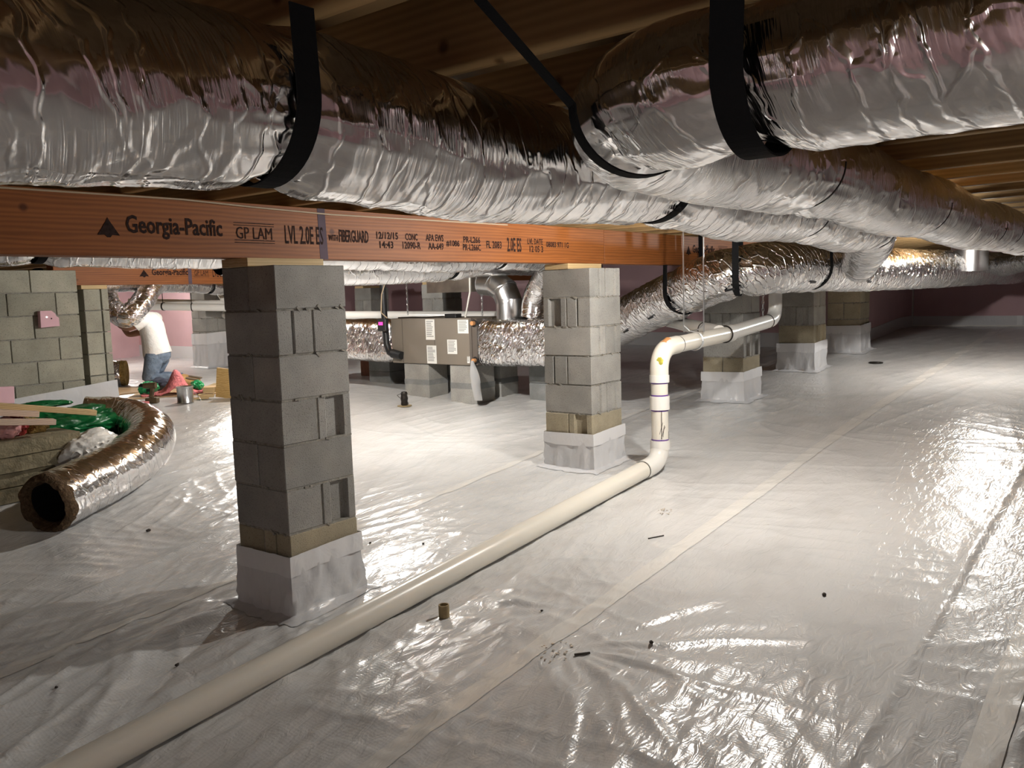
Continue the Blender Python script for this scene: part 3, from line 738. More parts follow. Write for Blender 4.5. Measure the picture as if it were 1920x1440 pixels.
t1, q1, s1, T1, N1, B1 = flex_duct('long foil flex duct running in front of the printed beam from the left edge', D1, .133, [(-2.8, -1.93, 1.775), (-1.42, -1.93, 1.782), (-.122, -1.93, 1.782), (2.3, -1.86, 1.765), (4.3, -1.25, 1.63)], ds=.008, n=150, seed=11, amp=.0042, bands=[(1.09, -1.925, 1.775)])
DA = [(-.955, -6.0, 1.785), (-.955, -4.2, 1.78), (-.955, -3.2, 1.787), (-.955, -2.70, 1.792), (-.945, -2.46, 1.798), (-.87, -2.31, 1.795), (-.68, -2.262, 1.792), (-.2, -2.262, 1.790), (.38, -2.265, 1.800), (1.0, -2.265, 1.765), (1.7, -2.265, 1.778), (2.5, -2.265, 1.748), (3.3, -2.265, 1.765), (4.3, -2.28, 1.75), (4.95, -2.42, 1.76), (5.2, -2.85, 1.77), (5.22, -3.6, 1.77), (5.22, -5.0, 1.77)]
sA = arc_at(DA, .008, (-.90, -2.36, 1.796))
t2, q2, s2, T2, N2, B2_ = flex_duct('foil flex duct from the upper right corner, bent at its strap, running far right', DA, .129, [(-.955, -2.58, 1.80), (-.89, -2.34, 1.796), (4.1, -2.275, 1.75)], ds=.008, n=150, seed=29, amp=.0036, width=.052, bands=[(.13, -2.265, 1.80), (1.5, -2.265, 1.778), (2.9, -2.26, 1.755), (3.5, -2.22, 1.76)], tips={1: (-1.27, -2.275, 1.91)}, ws={1: .7}, mat2=('foil_pleat', sA), taper=([0, sA-.25, sA+.5, 99], [.88, .88, 1.0, 1.0]))
DC = [(12.0, -1.34, 1.60), (9.5, -1.15, 1.60), (7.3, -.93, 1.595), (5.7, -.76, 1.602), (5.0, -.70, 1.612), (4.6, -.64, 1.612), (4.25, -.52, 1.612), (4.12, -.24, 1.56), (4.2, .12, 1.452), (4.4, .55, 1.32), (4.6, 1.0, 1.165), (4.72, 1.45, 1.02)]
t3, q3, s3, T3, N3, B3 = flex_duct('big foil trunk duct with black straps, dropping under the beam towards the air handler', DC, .205, [(4.82, -.675, 1.612), (4.14, -.36, 1.585), (4.22, .15, 1.45)], ds=.014, n=110, seed=41, amp=.007, mat='foil_far', width=.05)
for pt, an in (((4.45, .8, 1.25), 2.35), ((3.9, -.35, 1.58), 2.2), ((4.6, -.66, 1.61), 2.2), ((5.7, -.76, 1.6), 2.2), ((4.25, .45, 1.35), 2.3)):
    print_patch(t3, q3, s3, T3, N3, B3, arc_at(DC, .014, pt), -an, .205)
# vertical take-off collar rising from the trunk
mb = MB().lathe([(.19, -.28), (.19, -.1), (.188, .30)], (8.5, -1.24, 1.84), 40); solo(mb, 'duct_collar', 'galvanised', 'smooth round metal take-off rising from the far end of the trunk duct', 'duct', smooth=True)
flex_duct('short foil branch duct looping down to the far end of the trunk', [(8.1, -2.3, 1.775), (8.6, -2.05, 1.73), (9.1, -1.75, 1.68), (9.7, -1.40, 1.62)], .13, [(8.8, -1.94, 1.71)], ds=.014, n=70, seed=47, amp=.006, mat='foil_far', width=.045)
DD = [(-5.0, .9, 1.785), (-2, .9, 1.782), (-.6, .9, 1.786), (-.1, .9, 1.776), (.8, .9, 1.778), (1.5, .92, 1.77), (2.1, .93, 1.758), (2.7, .95, 1.775), (3.3, 1.0, 1.77), (3.95, 1.3, 1.745), (4.35, 1.68, 1.62), (4.45, 1.88, 1.42), (4.45, 1.92, 1.23)]
flex_duct('pale foil flex duct just behind the printed beam, ending in the air handler plenum', DD, .127, [(-.6, .9, 1.786), (2.7, .95, 1.775)], ds=.014, n=90, seed=53, amp=.005, mat='foil', width=.04)
DE = [(.85, 1.72, 1.775), (1.2, 1.7, 1.765), (1.7, 1.65, 1.70), (2.6, 1.62, 1.705), (3.3, 1.7, 1.75), (4.2, 2.1, 1.775), (6.0, 2.2, 1.775)]
flex_duct('second pale foil duct sagging behind the printed beam, left of the pipe chain', DE, .13, [(2.9, 1.64, 1.73)], ds=.02, n=64, seed=57, amp=.005)
# ducts by the worker
DV = [(2.35, 7.60, 1.74), (2.80, 7.38, 1.66), (2.80, 7.15, 1.45), (2.87, 6.93, 1.33), (3.02, 6.92, 1.42), (3.18, 7.02, 1.55), (3.35, 7.18, 1.68), (3.6, 7.4, 1.76)]
flex_duct('foil flex duct looped down in a V in front of the worker', DV, .135, ds=.012, n=72, seed=61, amp=.009, mat='foil_far')
DO = [(1.6, 6.2, 1.76), (2.2, 6.63, 1.745), (3.0, 7.1, 1.75), (3.6, 7.42, 1.735), (4.2, 7.62, 1.735), (4.6, 7.72, 1.70), (5.2, 7.8, 1.70)]
flex_duct('foil duct hung level above the worker under the second beam', DO, .12, [(3.5, 7.37, 1.74), (4.5, 7.7, 1.71)], ds=.016, n=60, seed=67, amp=.005, width=.035)
# loose duct lying on the floor
DL = [(x, y, fz(x, y)+.19) for x, y in ((.06, 2.62), (.36, 2.76), (.72, 2.94), (1.05, 3.20), (1.23, 3.52), (1.18, 3.84), (.96, 4.0))]
tl = thing('flex_duct', 'loose foil duct curled on the floor with its open dark end facing the camera', 'duct', (.5, 2.9, fz(.5, 2.9)))
o, ql, sl_, Tl, Nl, Bl = foil_tube(DL, .195, .010, 110, 71, .006, (), 'foil', parent=tl)
def ring_end(q, T, N, B, i, R, mat, parent, seed, inner=.7, depth=.02, sign=-1):
    mb = MB(); c = Vector(q[i]); t = Vector(T[i])*sign; n = 48
    prof = [(1.0, -.02), (1.03, .015), (.98, .05), (.86, .06), (inner, .02), (inner*.97, -.25), (.05, -.30)]
    for r, d in prof:
        for j in range(n):
            a = 2*math.pi*j/n; rr = R*(r+.07*(float(vn(j*.4, r*9, seed))-.5)); 
            mb.v.append(tuple(c+(Vector(N[i])*math.cos(a)+Vector(B[i])*math.sin(a))*rr+t*(d+.03*(float(vn(j*.7, r*5, seed+1))-.5)*(r > .6))))
    for k in range(len(prof)-1):
        for j in range(n): mb.f.append((k*n+j, k*n+(j+1) % n, (k+1)*n+(j+1) % n, (k+1)*n+j))
    return mb.build('insulation_end', mat, parent, True)
ring_end(ql, Tl, Nl, Bl, 0, .195, 'brown_wool', tl, 5, .74)
MB().tube([Vector(ql[0])+Vector(Tl[0])*.0, Vector(ql[0])+Vector(Tl[0])*.24], [.139, .136], 40, False).build('dark_inner_tube', 'black_rubber', tl, True)  # black tube added to darken the duct mouth, shade put into its colour
tp = thing('flex_duct', 'short foil duct offcut with a pink insulation end on the floor by the pilaster', 'duct', (1.5, 4.5, fz(1.5, 4.5)))
DP = [(1.22, 4.62, fz(1.22, 4.62)+.10), (1.40, 4.52, fz(1.4, 4.52)+.10), (1.58, 4.44, fz(1.58, 4.44)+.10)]
o, qp, sp_, Tp, Np, Bp = foil_tube(DP, .095, .012, 60, 77, .006, (), 'foil_far', parent=tp)
ring_end(qp, Tp, Np, Bp, -1, .09, 'pink_wool', tp, 9, .45, sign=1)
mb = MB().tube([(1.56, 4.45, fz(1.56, 4.45)+.10), (1.72, 4.38, fz(1.7, 4.38)+.095)], [.092, .085], 24); o = mb.build('insulation_sleeve', 'pink_wool', tp, True)
# ------------------------------------------------------------------ air handler
ah = thing('air_handler', 'brown metal air handler with white paper labels, raised on concrete blocks', 'air handler', (4.47, 3.1, .74))
MB().boxb((4.20, 2.53, .745), (4.74, 3.70, 1.232), .006).build('cabinet', 'cabinet', ah)
MB().boxb((4.194, 2.52, .742), (4.201, 2.552, 1.234)).build('edge_trim', 'cabinet_dark', ah)
MB().boxb((4.1965, 3.04, .75), (4.2005, 3.046, 1.23)).build('panel_seam', 'cabinet_dark', ah); MB().boxb((4.1965, 3.52, .75), (4.2005, 3.526, 1.23)).build('panel_seam', 'cabinet_dark', ah)
MB().boxb((4.203, 2.455, .75), (4.735, 2.53, 1.22)).build('end_flange', 'cabinet_dark', ah)
def paper(y0, y1, z0, z1, lines, seed):
    p_ = MB().boxb((4.1935, y0, z0), (4.1965, y1, z1)).build('paper_label', 'paper', ah); rr = random.Random(seed); mb = MB()
    for i in range(lines):
        z = z1-(z1-z0)*(.10+.82*i/lines); a = y1-(y1-y0)*.1; b_ = y0+(y1-y0)*(.1+.3*rr.random())
        mb.boxb((4.1925, b_, z-(z1-z0)*.22/lines), (4.1936, a, z+(z1-z0)*.22/lines))
    mb.build('printed_lines', 'print_grey', p_)
paper(3.035, 3.165, 1.005, 1.222, 9, 1); paper(3.02, 3.16, .752, .945, 10, 2); paper(2.725, 2.86, .86, 1.01, 8, 3); paper(2.56, 2.705, 1.075, 1.215, 7, 4); paper(2.555, 2.59, .77, .84, 3, 5)
MB().tube([(4.185, 2.50, 1.18), (4.185, 2.50, 1.19)], .02, 12).build('pipe_stub', 'wire_dark', ah)
for z in (1.18, .80):
    MB().tube([(4.21, 2.485, z), (4.16, 2.485, z)], .022, 12).build('pipe_stub', 'primer_orange', ah)
    MB().tube([(4.215, 2.485, z), (4.195, 2.485, z)], .038, 12).build('grommet', 'black_rubber', ah)
def foil_box(label, lo, hi, seed, r=.06, name='insulated_plenum'):
    """foil-wrapped rectangular duct along Y with rounded, crinkled skin"""
    n = 120; mmax = int((hi[1]-lo[1])/.014); cx = (lo[0]+hi[0])/2; cz = (lo[2]+hi[2])/2; hx = (hi[0]-lo[0])/2; hz = (hi[2]-lo[2])/2
    th = np.arange(n)/n*2*math.pi; ys = np.linspace(lo[1], hi[1], mmax); p_ = 5.0
    rr = (np.abs(np.cos(th)/hx)**p_+np.abs(np.sin(th)/hz)**p_)**(-1/p_)
    Yg, TH = np.meshgrid(ys, th, indexing='ij'); u = TH/(2*math.pi)
    d = .006*(ridge(vn(Yg*18, u*14, seed, 14), 4)-.2)+.004*(ridge(vn(Yg*40, u*40, seed+1, 40), 3)-.3)+.02*(vn(Yg*4, u*8, seed+2, 8)-.5)
    RR = rr[None, :]+d
    mb = MB(); co = np.stack([cx+RR*np.cos(TH), Yg, cz+RR*np.sin(TH)], -1)
    mb.v = [tuple(p) for p in co.reshape(-1, 3)]; mb.uv = np.stack([Yg.ravel(), u.ravel()*2], 1)
    for i in range(mmax-1):
        for j in range(n): mb.f.append((i*n+j, i*n+(j+1) % n, (i+1)*n+(j+1) % n, (i+1)*n+j))
    mb.f.append(tuple(range(n))); mb.f.append(tuple(range((mmax-1)*n, mmax*n)))
    return solo(mb, name, 'foil_far', label, 'duct', smooth=True)
foil_box('foil-wrapped plenum box on the right end of the air handler', (4.22, 1.35, .74), (4.76, 2.46, 1.225), 81)
foil_box('foil-wrapped return duct box on the left end of the air handler', (4.22, 3.71, .735), (4.76, 5.6, 1.215), 87)
mb = MB()
for (y0, y1) in ((2.50, 2.86), (3.17, 3.54)):
    for x0 in (4.22, 4.62):
        i0 = (4.0 if x0 < 4.5 else 0)
        zb = fz(x0, y0)-.01; st = thing('block_stand', '%s stack of two grey blocks under the %s half of the air handler' % ('front' if x0 < 4.5 else 'rear', 'right' if y0 < 3 else 'left'), 'block stack', (x0+.1, (y0+y1)/2, zb))
        hgt = (.742-zb-.004)/2
        for k in range(2):
            MB().boxb((x0, y0+.004*k, zb+k*(hgt+.004)), (x0+.30, y1, zb+k*(hgt+.004)+hgt), .004).build('block', 'concrete' if k else 'concrete', st)
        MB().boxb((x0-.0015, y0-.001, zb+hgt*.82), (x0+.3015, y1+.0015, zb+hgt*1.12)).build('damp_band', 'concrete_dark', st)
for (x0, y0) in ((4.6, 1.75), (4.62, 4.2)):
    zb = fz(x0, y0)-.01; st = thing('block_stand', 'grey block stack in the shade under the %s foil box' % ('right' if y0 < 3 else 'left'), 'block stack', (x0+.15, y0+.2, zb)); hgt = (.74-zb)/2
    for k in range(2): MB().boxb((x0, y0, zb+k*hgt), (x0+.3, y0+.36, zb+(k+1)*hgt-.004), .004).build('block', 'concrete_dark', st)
mb = MB().boxb((5.05, 5.0, fz(5, 5)), (5.25, 5.2, fz(5, 5)+.24), .006); solo(mb, 'brick_block', 'brick_red', 'single red brick block standing in the shade beyond the first pier', 'brick')
# galvanised elbow on the plenum
ge = thing('metal_elbow', 'shiny sheet metal elbow rising from the plenum and turning left', 'duct', (4.45, 2.22, 1.22))
segs = [((4.45, 2.22, 1.215), (4.45, 2.22, 1.385)), ((4.45, 2.22, 1.385), (4.45, 2.275, 1.50)), ((4.45, 2.275, 1.50), (4.45, 2.39, 1.575)), ((4.45, 2.39, 1.575), (4.45, 2.53, 1.59))]
for a, b_ in segs:
    a = Vector(a); b_ = Vector(b_); d = (b_-a).normalized(); MB().tube([a-d*.03, b_+d*.03], [.135, .134], 36).build('gore', 'galvanised', ge, True)
    MB().tube([b_+d*.018, b_+d*.026], .139, 36).build('seam_bead', 'galvanised', ge, True)
mb = MB().boxb((4.75, 2.98, 1.50), (5.2, 3.66, 1.72)); solo(mb, 'sheet_metal_box', 'sheet_metal_dull', 'dull sheet metal box hung above the air handler', 'duct')
# chains, cables, controls round the air handler
def chain(label, p0, p1, pitch=.03, mat='zinc'):
    p0, p1 = Vector(p0), Vector(p1); n = int((p1-p0).length/pitch); d = (p1-p0)/n; t = thing('hanger_chain', label, 'chain', p1); mb = MB()
    for i in range(n):
        c = p0+d*(i+.5); ax = Vector((1, 0, 0)) if i % 2 else Vector((0, 1, 0)); dz = d.normalized()
        ring = [c+ax*math.cos(a)*.009+dz*math.sin(a)*.019 for a in [2*math.pi*k/8 for k in range(9)]]
        mb.tube(ring, .003, 5, False)
    mb.build('links', mat, t); return t
chain('thin chain hanging above the left half of the air handler', (4.4, 3.63, 1.91), (4.4, 3.63, 1.27)); chain('thin chain hanging above the right half of the air handler', (4.4, 2.54, 1.91), (4.4, 2.54, 1.25))
mb = MB().tube([(4.40, 2.69, 1.91), (4.40, 2.70, 1.5), (4.38, 2.76, 1.232)], .010, 8); solo(mb, 'cable', 'cable_white', 'white cable dropping to the top of the air handler', 'cable')
lp = thing('line_set', 'black insulated pipe with a lit meter at the left end of the air handler', 'pipe', (4.17, 3.70, .80))
MB().tube([(4.17, 3.77, 1.62), (4.17, 3.765, 1.2), (4.17, 3.75, .95), (4.17, 3.71, .86), (4.17, 3.62, .83)], .036, 14).build('pipe_insulation', 'black_rubber', lp, True)
MB().tube([(4.17, 3.66, .85), (4.17, 3.52, .83)], [.05, .045], 12).build('pipe_joint', 'black_rubber', lp, True)
mt = MB().boxb((4.08, 3.66, 1.10), (4.135, 3.79, 1.235), .008).build('meter', 'black_rubber', lp); MB().boxb((4.077, 3.70, 1.165), (4.081, 3.765, 1.20)).build('lit_display', 'display', mt)
MB().tube([(4.16, 3.70, 1.66), (4.13, 3.75, 1.5), (4.12, 3.76, 1.3), (4.15, 3.70, 1.24)], .007, 8).build('copper_line', 'cord_tan', lp, True)
mb = MB().boxb((4.25, 2.78, 1.234), (4.35, 2.94, 1.275), .006); solo(mb, 'junction_box', 'black_rubber', 'small black box lying on top of the air handler', 'box')
mb = MB().tube([(4.24, 3.62, 1.24), (4.23, 3.4, 1.245), (4.25, 3.2, 1.24), (4.25, 2.94, 1.25)], .006, 6); solo(mb, 'cable', 'wire_dark', 'dark cable lying along the top of the air handler', 'cable')
pbag = MB(); ys = np.linspace(0, 1, 16)
for i, h in enumerate(ys):
    z = .80-.40*h; wd = .016+.042*math.sin(min(1, h*1.25)*2.2)**1.0
    for j in range(14):
        a = 2*math.pi*j/14; rr = wd*(1+.35*(float(vn(j*.9, h*6, 3))-.5)); pbag.v.append((4.15+.55*rr*math.cos(a), 2.485-.06*h+rr*math.sin(a), z))
for i in range(15):
    for j in range(14): pbag.f.append((i*14+j, i*14+(j+1) % 14, (i+1)*14+(j+1) % 14, (i+1)*14+j))
solo(pbag, 'plastic_bag', 'clear_bag', 'limp clear plastic bag hanging from the lower corner of the air handler', 'bag', smooth=True)
sx, sy = 3.80, 3.13; sz = fz(sx, sy)+.004
sp = thing('wire_spool', 'dark spool of wire on the floor in front of the air handler', 'spool', (sx, sy, sz))
MB().lathe([(.075, 0), (.075, .008)], (sx, sy, sz), 24).build('flange', 'cardboard_tube', sp); MB().lathe([(.03, .008), (.038, .02), (.034, .05), (.04, .08), (.033, .11), (.036, .135), (.028, .15)], (sx, sy, sz), 16).build('wound_wire', 'wire_dark', sp)
MB().tube([(sx-.03, sy+.02, sz+.13), (sx-.07, sy+.03, sz+.12), (sx-.06, sy+.0, sz+.09)], .003, 5).build('loose_end', 'wire_dark', sp)

# ------------------------------------------------------------------ drain pipes
pv = thing('drain_pipe', 'long cream white drain pipe lying on the floor and turning upright beside the second pier', 'pipe', (2.8, -.37, fz(2.8, -.37)))
pr_ = .0575; py = -.37
def bend(p0, pc, p1, n=10):
    p0, pc, p1 = Vector(p0), Vector(pc), Vector(p1); return [(p0*(1-t)**2+pc*2*t*(1-t)+p1*t*t) for t in [i/n for i in range(n+1)]]
zfl = lambda x: .08*x+pr_+.014
MB().tube([(-4.6, py, zfl(-3.0)-.0), (-3.0, py, zfl(-3.0)), (2.60, py, zfl(2.60))], pr_, 40).build('floor_run', 'pvc', pv, True)
MB().tube([(2.56, py, zfl(2.56))]+bend((2.66, py, zfl(2.66)), (2.80, py, zfl(2.8)), (2.80, py, .43)), pr_*1.10, 32).build('lower_elbow', 'pvc_white', pv, True)
MB().tube([(2.80, py, .38), (2.80, py, .44)], pr_*1.18, 32).build('hub', 'pvc_white', pv, True)
MB().tube([(2.555, py, zfl(2.555)), (2.563, py, zfl(2.563))], pr_*1.03, 32).build('joint_ring', 'wire_dark', pv)
MB().tube([(2.80, py, .40), (2.80, py, .90)], pr_, 32).build('riser', 'pvc', pv, True)
MB().tube([(2.80, py, .655), (2.80, py, .745)], pr_*1.17, 32).build('coupling', 'pvc_white', pv, True)
for z in (.447, .648, .752, .835): MB().tube([(2.80, py, z-.004), (2.80, py, z+.004)], pr_*1.02, 32).build('primer_ring', 'primer_purple', pv)
MB().tube([(2.80, py, .84), (2.80, py, .89)], pr_*1.17, 32).build('hub', 'pvc_white', pv, True)
MB().tube([(2.80, py, .87)]+bend((2.80, py, .93), (2.81, py, 1.065), (2.98, py, 1.075))+[(3.06, py, 1.078)], pr_*1.09, 32).build('upper_elbow', 'pvc', pv, True)
MB().tube([(3.04, py, 1.077), (3.95, py, 1.108)], pr_*1.02, 32).build('upper_run', 'pvc', pv, True)
MB().tube([(3.065, py, 1.078), (3.073, py, 1.078)], pr_*1.06, 32).build('joint_ring', 'wire_dark', pv)
MB().tube([(3.86, py, 1.105), (3.96, py, 1.109)], pr_*1.18, 32).build('hub', 'pvc_white', pv, True)
MB().tube([(3.855, py, 1.105), (3.862, py, 1.105)], pr_*1.2, 32).build('joint_ring', 'wire_dark', pv)
MB().tube([(3.95, py, 1.109), (4.74, py, 1.165)]+bend((4.74, py, 1.165), (4.90, py, 1.17), (4.90, py, 1.30))+[(4.90, py, 1.9)], pr_, 28).build('rising_run', 'pvc_white', pv, True)
MB().tube([(4.72, py, 1.164), (4.727, py, 1.1645)], pr_*1.08, 28).build('joint_ring', 'wire_dark', pv)
MB().tube([(3.80, py+.02, 1.12), (4.05, -.10, 1.135), (4.72, .52, 1.165), (5.15, .98, 1.19), (5.25, 1.6, 1.20), (5.25, 8.5, 1.27)], pr_, 28).build('side_branch', 'pvc_white', pv, True)
MB().tube([(4.02, -.13, 1.133), (4.03, -.12, 1.1335)], pr_*1.06, 28).build('joint_ring', 'wire_dark', pv)
gl = blob((2.80-.043, py-.03, .985), (.02, .05, .05), 3, .5, 3); gl.build('glue_smear', 'glue_yellow', pv, True)
MB().tube([(2.865, py, 1.082), (2.935, py, 1.105)], [.035, .035], 16).build('primer_smear', 'primer_orange', pv, True)
rr = random.Random(4)
mb = MB()
for i in range(26):      # column of small black print and scribbles on the riser
    z = .46+.19*i/26; mb.box((2.80-pr_*.78, py-pr_*.64, z), (.004, .008+.004*rr.random(), .004), Matrix.Rotation(-.9, 3, 'Z'))
mb.build('printed_text', 'ink', pv)
def scrib(pts):
    out = []
    for a, z in pts: out.append((2.80+math.cos(a)*(pr_+.001), py+math.sin(a)*(pr_+.001), z))
    MB().tube(out, .0015, 5).build('scribble', 'ink', pv)
scrib([(-2.5, .46), (-2.3, .50), (-2.1, .55)]); scrib([(-2.7, .49), (-2.5, .53), (-2.3, .57)]); scrib([(-2.3, .47), (-2.2, .52), (-2.0, .54)]); scrib([(-1.0, .45), (-.95, .49), (-.9, .50)])
st = thing('pipe_hanger', 'perforated metal strap looped round the overhead drain pipe', 'hanger', (3.32, py, 1.03))
MB().boxb((3.345, py-.072, 1.15), (3.349, py-.063, 1.912)).build('metal_strap', 'zinc', st); MB().boxb((3.30, py+.063, 1.15), (3.304, py+.072, 1.912)).build('metal_strap', 'zinc', st)
lpz = [(3.335, py+pr_*1.16*math.cos(a), 1.088+pr_*1.16*math.sin(a)) for a in [2*math.pi*i/24 for i in range(25)]]
MB().tube(lpz, .006, 6, False).build('loop', 'zinc', st); MB().tube([(3.347, py-.067, 1.2), (3.34, py-.03, 1.17), (3.335, py+.02, 1.155)], .006, 6).build('strap_tail', 'zinc', st); MB().tube([(3.302, py+.067, 1.2), (3.32, py+.03, 1.16), (3.335, py-.03, 1.145)], .006, 6).build('strap_tail', 'zinc', st)
chain('thin chain holding the rising drain run by the far pier', (4.62, py, 1.91), (4.62, py, 1.22))
# pipes hung behind the worker
hp = thing('drain_pipe', 'pair of white drain pipes hung before the pink wall behind the worker', 'pipe', (4.8, 8.3, 1.37))
hp['label'] = 'white drain pipe hung level before the pink wall behind the worker'
MB().tube([(4.0, 9.1, 1.455), (5.3, 7.55, 1.36)], .055, 20).build('pipe_run', 'pvc_white', hp, True); MB().tube([(4.35, 8.69, 1.43), (4.36, 8.67, 1.43)], .062, 20).build('hanger_ring', 'wire_dark', hp)
MB().tube([(4.62, 8.37, 1.41), (4.63, 8.36, 1.41)], .064, 20).build('hanger_ring', 'wire_dark', hp); MB().tube([(4.62, 8.37, 1.45), (4.62, 8.37, 1.91)], .006, 6).build('hanger_rod', 'wire_dark', hp); MB().tube([(4.35, 8.69, 1.47), (4.35, 8.69, 1.91)], .006, 6).build('hanger_rod', 'wire_dark', hp)
hp2 = thing('drain_pipe', 'thinner white pipe running just above the level pipe behind the worker', 'pipe', (4.9, 8.4, 1.47))
MB().tube([(4.1, 9.2, 1.53), (5.42, 7.62, 1.43)], .035, 18).build('pipe_run', 'pvc_white', hp2, True)
MB().tube([(5.02, 8.10, 1.46), (4.98, 8.18, 1.58), (5.06, 8.1, 1.72), (5.1, 8.05, 1.9)], .045, 18).build('offset_bend', 'pvc_white', hp2, True)

# ================================================================== LEFT-HAND CLUTTER
# stack of old fibre boards
for k in range(4):
    z0 = .135+.105*k; yy = 3.17+.03*(k % 2)+.02*k*0; x1 = (.30, .40, .46, .55)[k]
    mb = MB(); nxs = 30; xs = np.linspace(-1.5, x1, nxs)
    for i, x in enumerate(xs):
        jit = .010*(float(vn(x*9, k*3., 6))-.5); up = .02*(x-x1)*0
        for (y, z) in ((yy+jit, z0), (yy+jit*.5, z0+.098+jit*.5), (yy+.42, z0+.098), (yy+.42, z0)):
            mb.v.append((x, y+.03*(x1-x)*0, z+.02*(x-.2)))
    for i in range(nxs-1):
        for e in range(4): mb.f.append((i*4+e, i*4+(e+1) % 4, (i+1)*4+(e+1) % 4, (i+1)*4+e))
    mb.f.append((0, 1, 2, 3)); n_ = (nxs-1)*4; mb.f.append((n_+3, n_+2, n_+1, n_))
    solo(mb, 'fibre_board', 'fibre_board', ['bottom', 'second lowest', 'second highest', 'top'][k]+' thick brown fibre board in the stack at the left edge', 'board', 'fibre boards stacked at the left edge')
def plank(p0, p1, wd, th, mat, label, tilt=0):
    p0, p1 = Vector(p0), Vector(p1); d = p1-p0; rot = d.to_track_quat('X', 'Z').to_matrix() @ Matrix.Rotation(tilt, 3, 'X')
    mb = MB().box((p0+p1)/2, (d.length, wd, th), rot, .002); return solo(mb, 'lumber_board', mat, label, 'board')
plank((-.9, 3.72, .985), (.735, 3.33, .662), .09, .04, 'pine', 'long tan board lying across the pile, pointing to the green bag')
plank((-.9, 3.60, .90), (.33, 3.34, .705), .09, .04, 'pine_pink', 'short pinkish board just under the long tan board')
plank((-.9, 3.48, .80), (.40, 3.25, .645), .09, .04, 'pine_pink', 'lowest pinkish board of the three on the pile')
mb = MB().box((.16, 3.93, .82), (.48, .05, .13), Matrix.Rotation(.05, 3, 'Y'), .003); solo(mb, 'foam_offcut', 'pink_piece', 'pale pink foam offcut at the left edge above the boards', 'foam')
mb = MB(); P2 = [(1.005, 1.292), (1.165, 1.30), (1.165, 1.375), (1.145, 1.39), (1.135, 1.415), (1.105, 1.44), (1.01, 1.44)]
n_ = len(P2); mb.v = [(x, WY-.055, z) for x, z in P2]+[(x, WY, z) for x, z in P2]; mb.f = [tuple(range(n_)), tuple(reversed(range(n_, 2*n_)))]+[(i, n_+i, n_+(i+1) % n_, (i+1) % n_) for i in range(n_)]
fp = tag(mb.build('foam_patch', 'pink_piece', None, False, (1.08, WY-.03, 1.29)), 'small pink foam piece fixed to the left block wall', 'foam')
MB().tube([(1.06, WY-.057, 1.385), (1.06, WY-.053, 1.385)], .009, 10).build('screw_washer', 'zinc', fp); MB().tube([(1.10, WY-.057, 1.37), (1.10, WY-.053, 1.37)], .006, 10).build('hole', 'ink', fp)
gb = blob((.72, 3.85, .50), (1.05, .52, .36), 15, .22, 5, .05, .07); solo(gb, 'insulation_bag', 'green_bag', 'big dark green plastic bag behind the curled duct', 'bag', smooth=True)
mb = blob((.62, 4.05, .69), (.45, .12, .06), 17, .2, 4, -.2, .1); solo(mb, 'bag_flap', 'green_bag', 'thin flap of green plastic standing above the tan board', 'bag', smooth=True)
wbm = blob((.66, 3.28, .37), (.60, .40, .36), 25, .18, 5, .35, .05); solo(wbm, 'plastic_sack', 'white_bag', 'white plastic sack between the fibre boards and the curled duct', 'bag', smooth=True)
mb = blob((.15, 3.45, .62), (.20, .16, .16), 27, .2, 4, 0, .09); solo(mb, 'plastic_sack', 'pink_print', 'pink printed plastic bag on top of the fibre boards', 'bag', smooth=True)
mb = blob((.235, 3.50, .625), (.13, .2, .17), 28, .2, 4, 0, .09); solo(mb, 'plastic_sack', 'red_bag', 'crumpled dark red bag on top of the fibre boards', 'bag', smooth=True)
mb = blob((-.02, 3.42, .62), (.18, .2, .17), 29, .2, 4, 0, .09); solo(mb, 'plastic_sack', 'white_bag', 'crumpled white bag at the left edge on the fibre boards', 'bag', smooth=True)
mb = blob((.34, 3.58, .59), (.26, .25, .13), 30, .2, 4, 0, .06); solo(mb, 'insulation_scrap', 'tan_wool', 'brown insulation scrap on the fibre boards', 'insulation', smooth=True)

# ------------------------------------------------------------------ around the worker
def flat_sheet(pts, name, mat, label, cat, th=.006):
    mb = MB(); n = len(pts); mb.v = [(x, y, fz(x, y)+.012+th) for x, y in pts]+[(x, y, fz(x, y)+.004) for x, y in pts]
    mb.f = [tuple(range(n)), tuple(reversed(range(n, 2*n)))]+[(i, n+i, n+(i+1) % n, (i+1) % n) for i in range(n)]
    return solo(mb, name, mat, label, cat)
flat_sheet([(2.35, 6.10), (3.15, 5.45), (3.75, 6.0), (2.95, 6.75)], 'cardboard_sheet', 'cardboard', 'flat cardboard sheet under the pink insulation in front of the worker', 'cardboard')
flat_sheet([(2.15, 6.75), (2.85, 6.55), (3.3, 7.0), (2.7, 7.6)], 'cardboard_sheet', 'cardboard', 'flat cardboard sheet at the left beside the worker knees', 'cardboard')
flat_sheet([(3.2, 6.0), (3.75, 5.6), (4.2, 6.0), (3.7, 6.45)], 'cardboard_sheet', 'cardboard_tube', 'darker cardboard sheet behind the pink insulation', 'cardboard', .004)
pw = MB(); nu, nv = 24, 14
for i in range(nu):
    for j in range(nv):
        a = i/(nu-1)-.5; b_ = j/(nv-1)-.5; x = 2.86+a*.50+b_*.20; y = 5.93-a*.44+b_*.28
        hgt = .25*math.exp(-((a-.05)/.16)**2)*math.exp(-(b_/.45)**2)+.04*float(vn(i*.6, j*.6, 8)); pw.v.append((x, y, fz(x, y)+.02+hgt))
for i in range(nu-1):
    for j in range(nv-1): a = i*nv+j; pw.f.append((a, a+nv, a+nv+1, a+1))
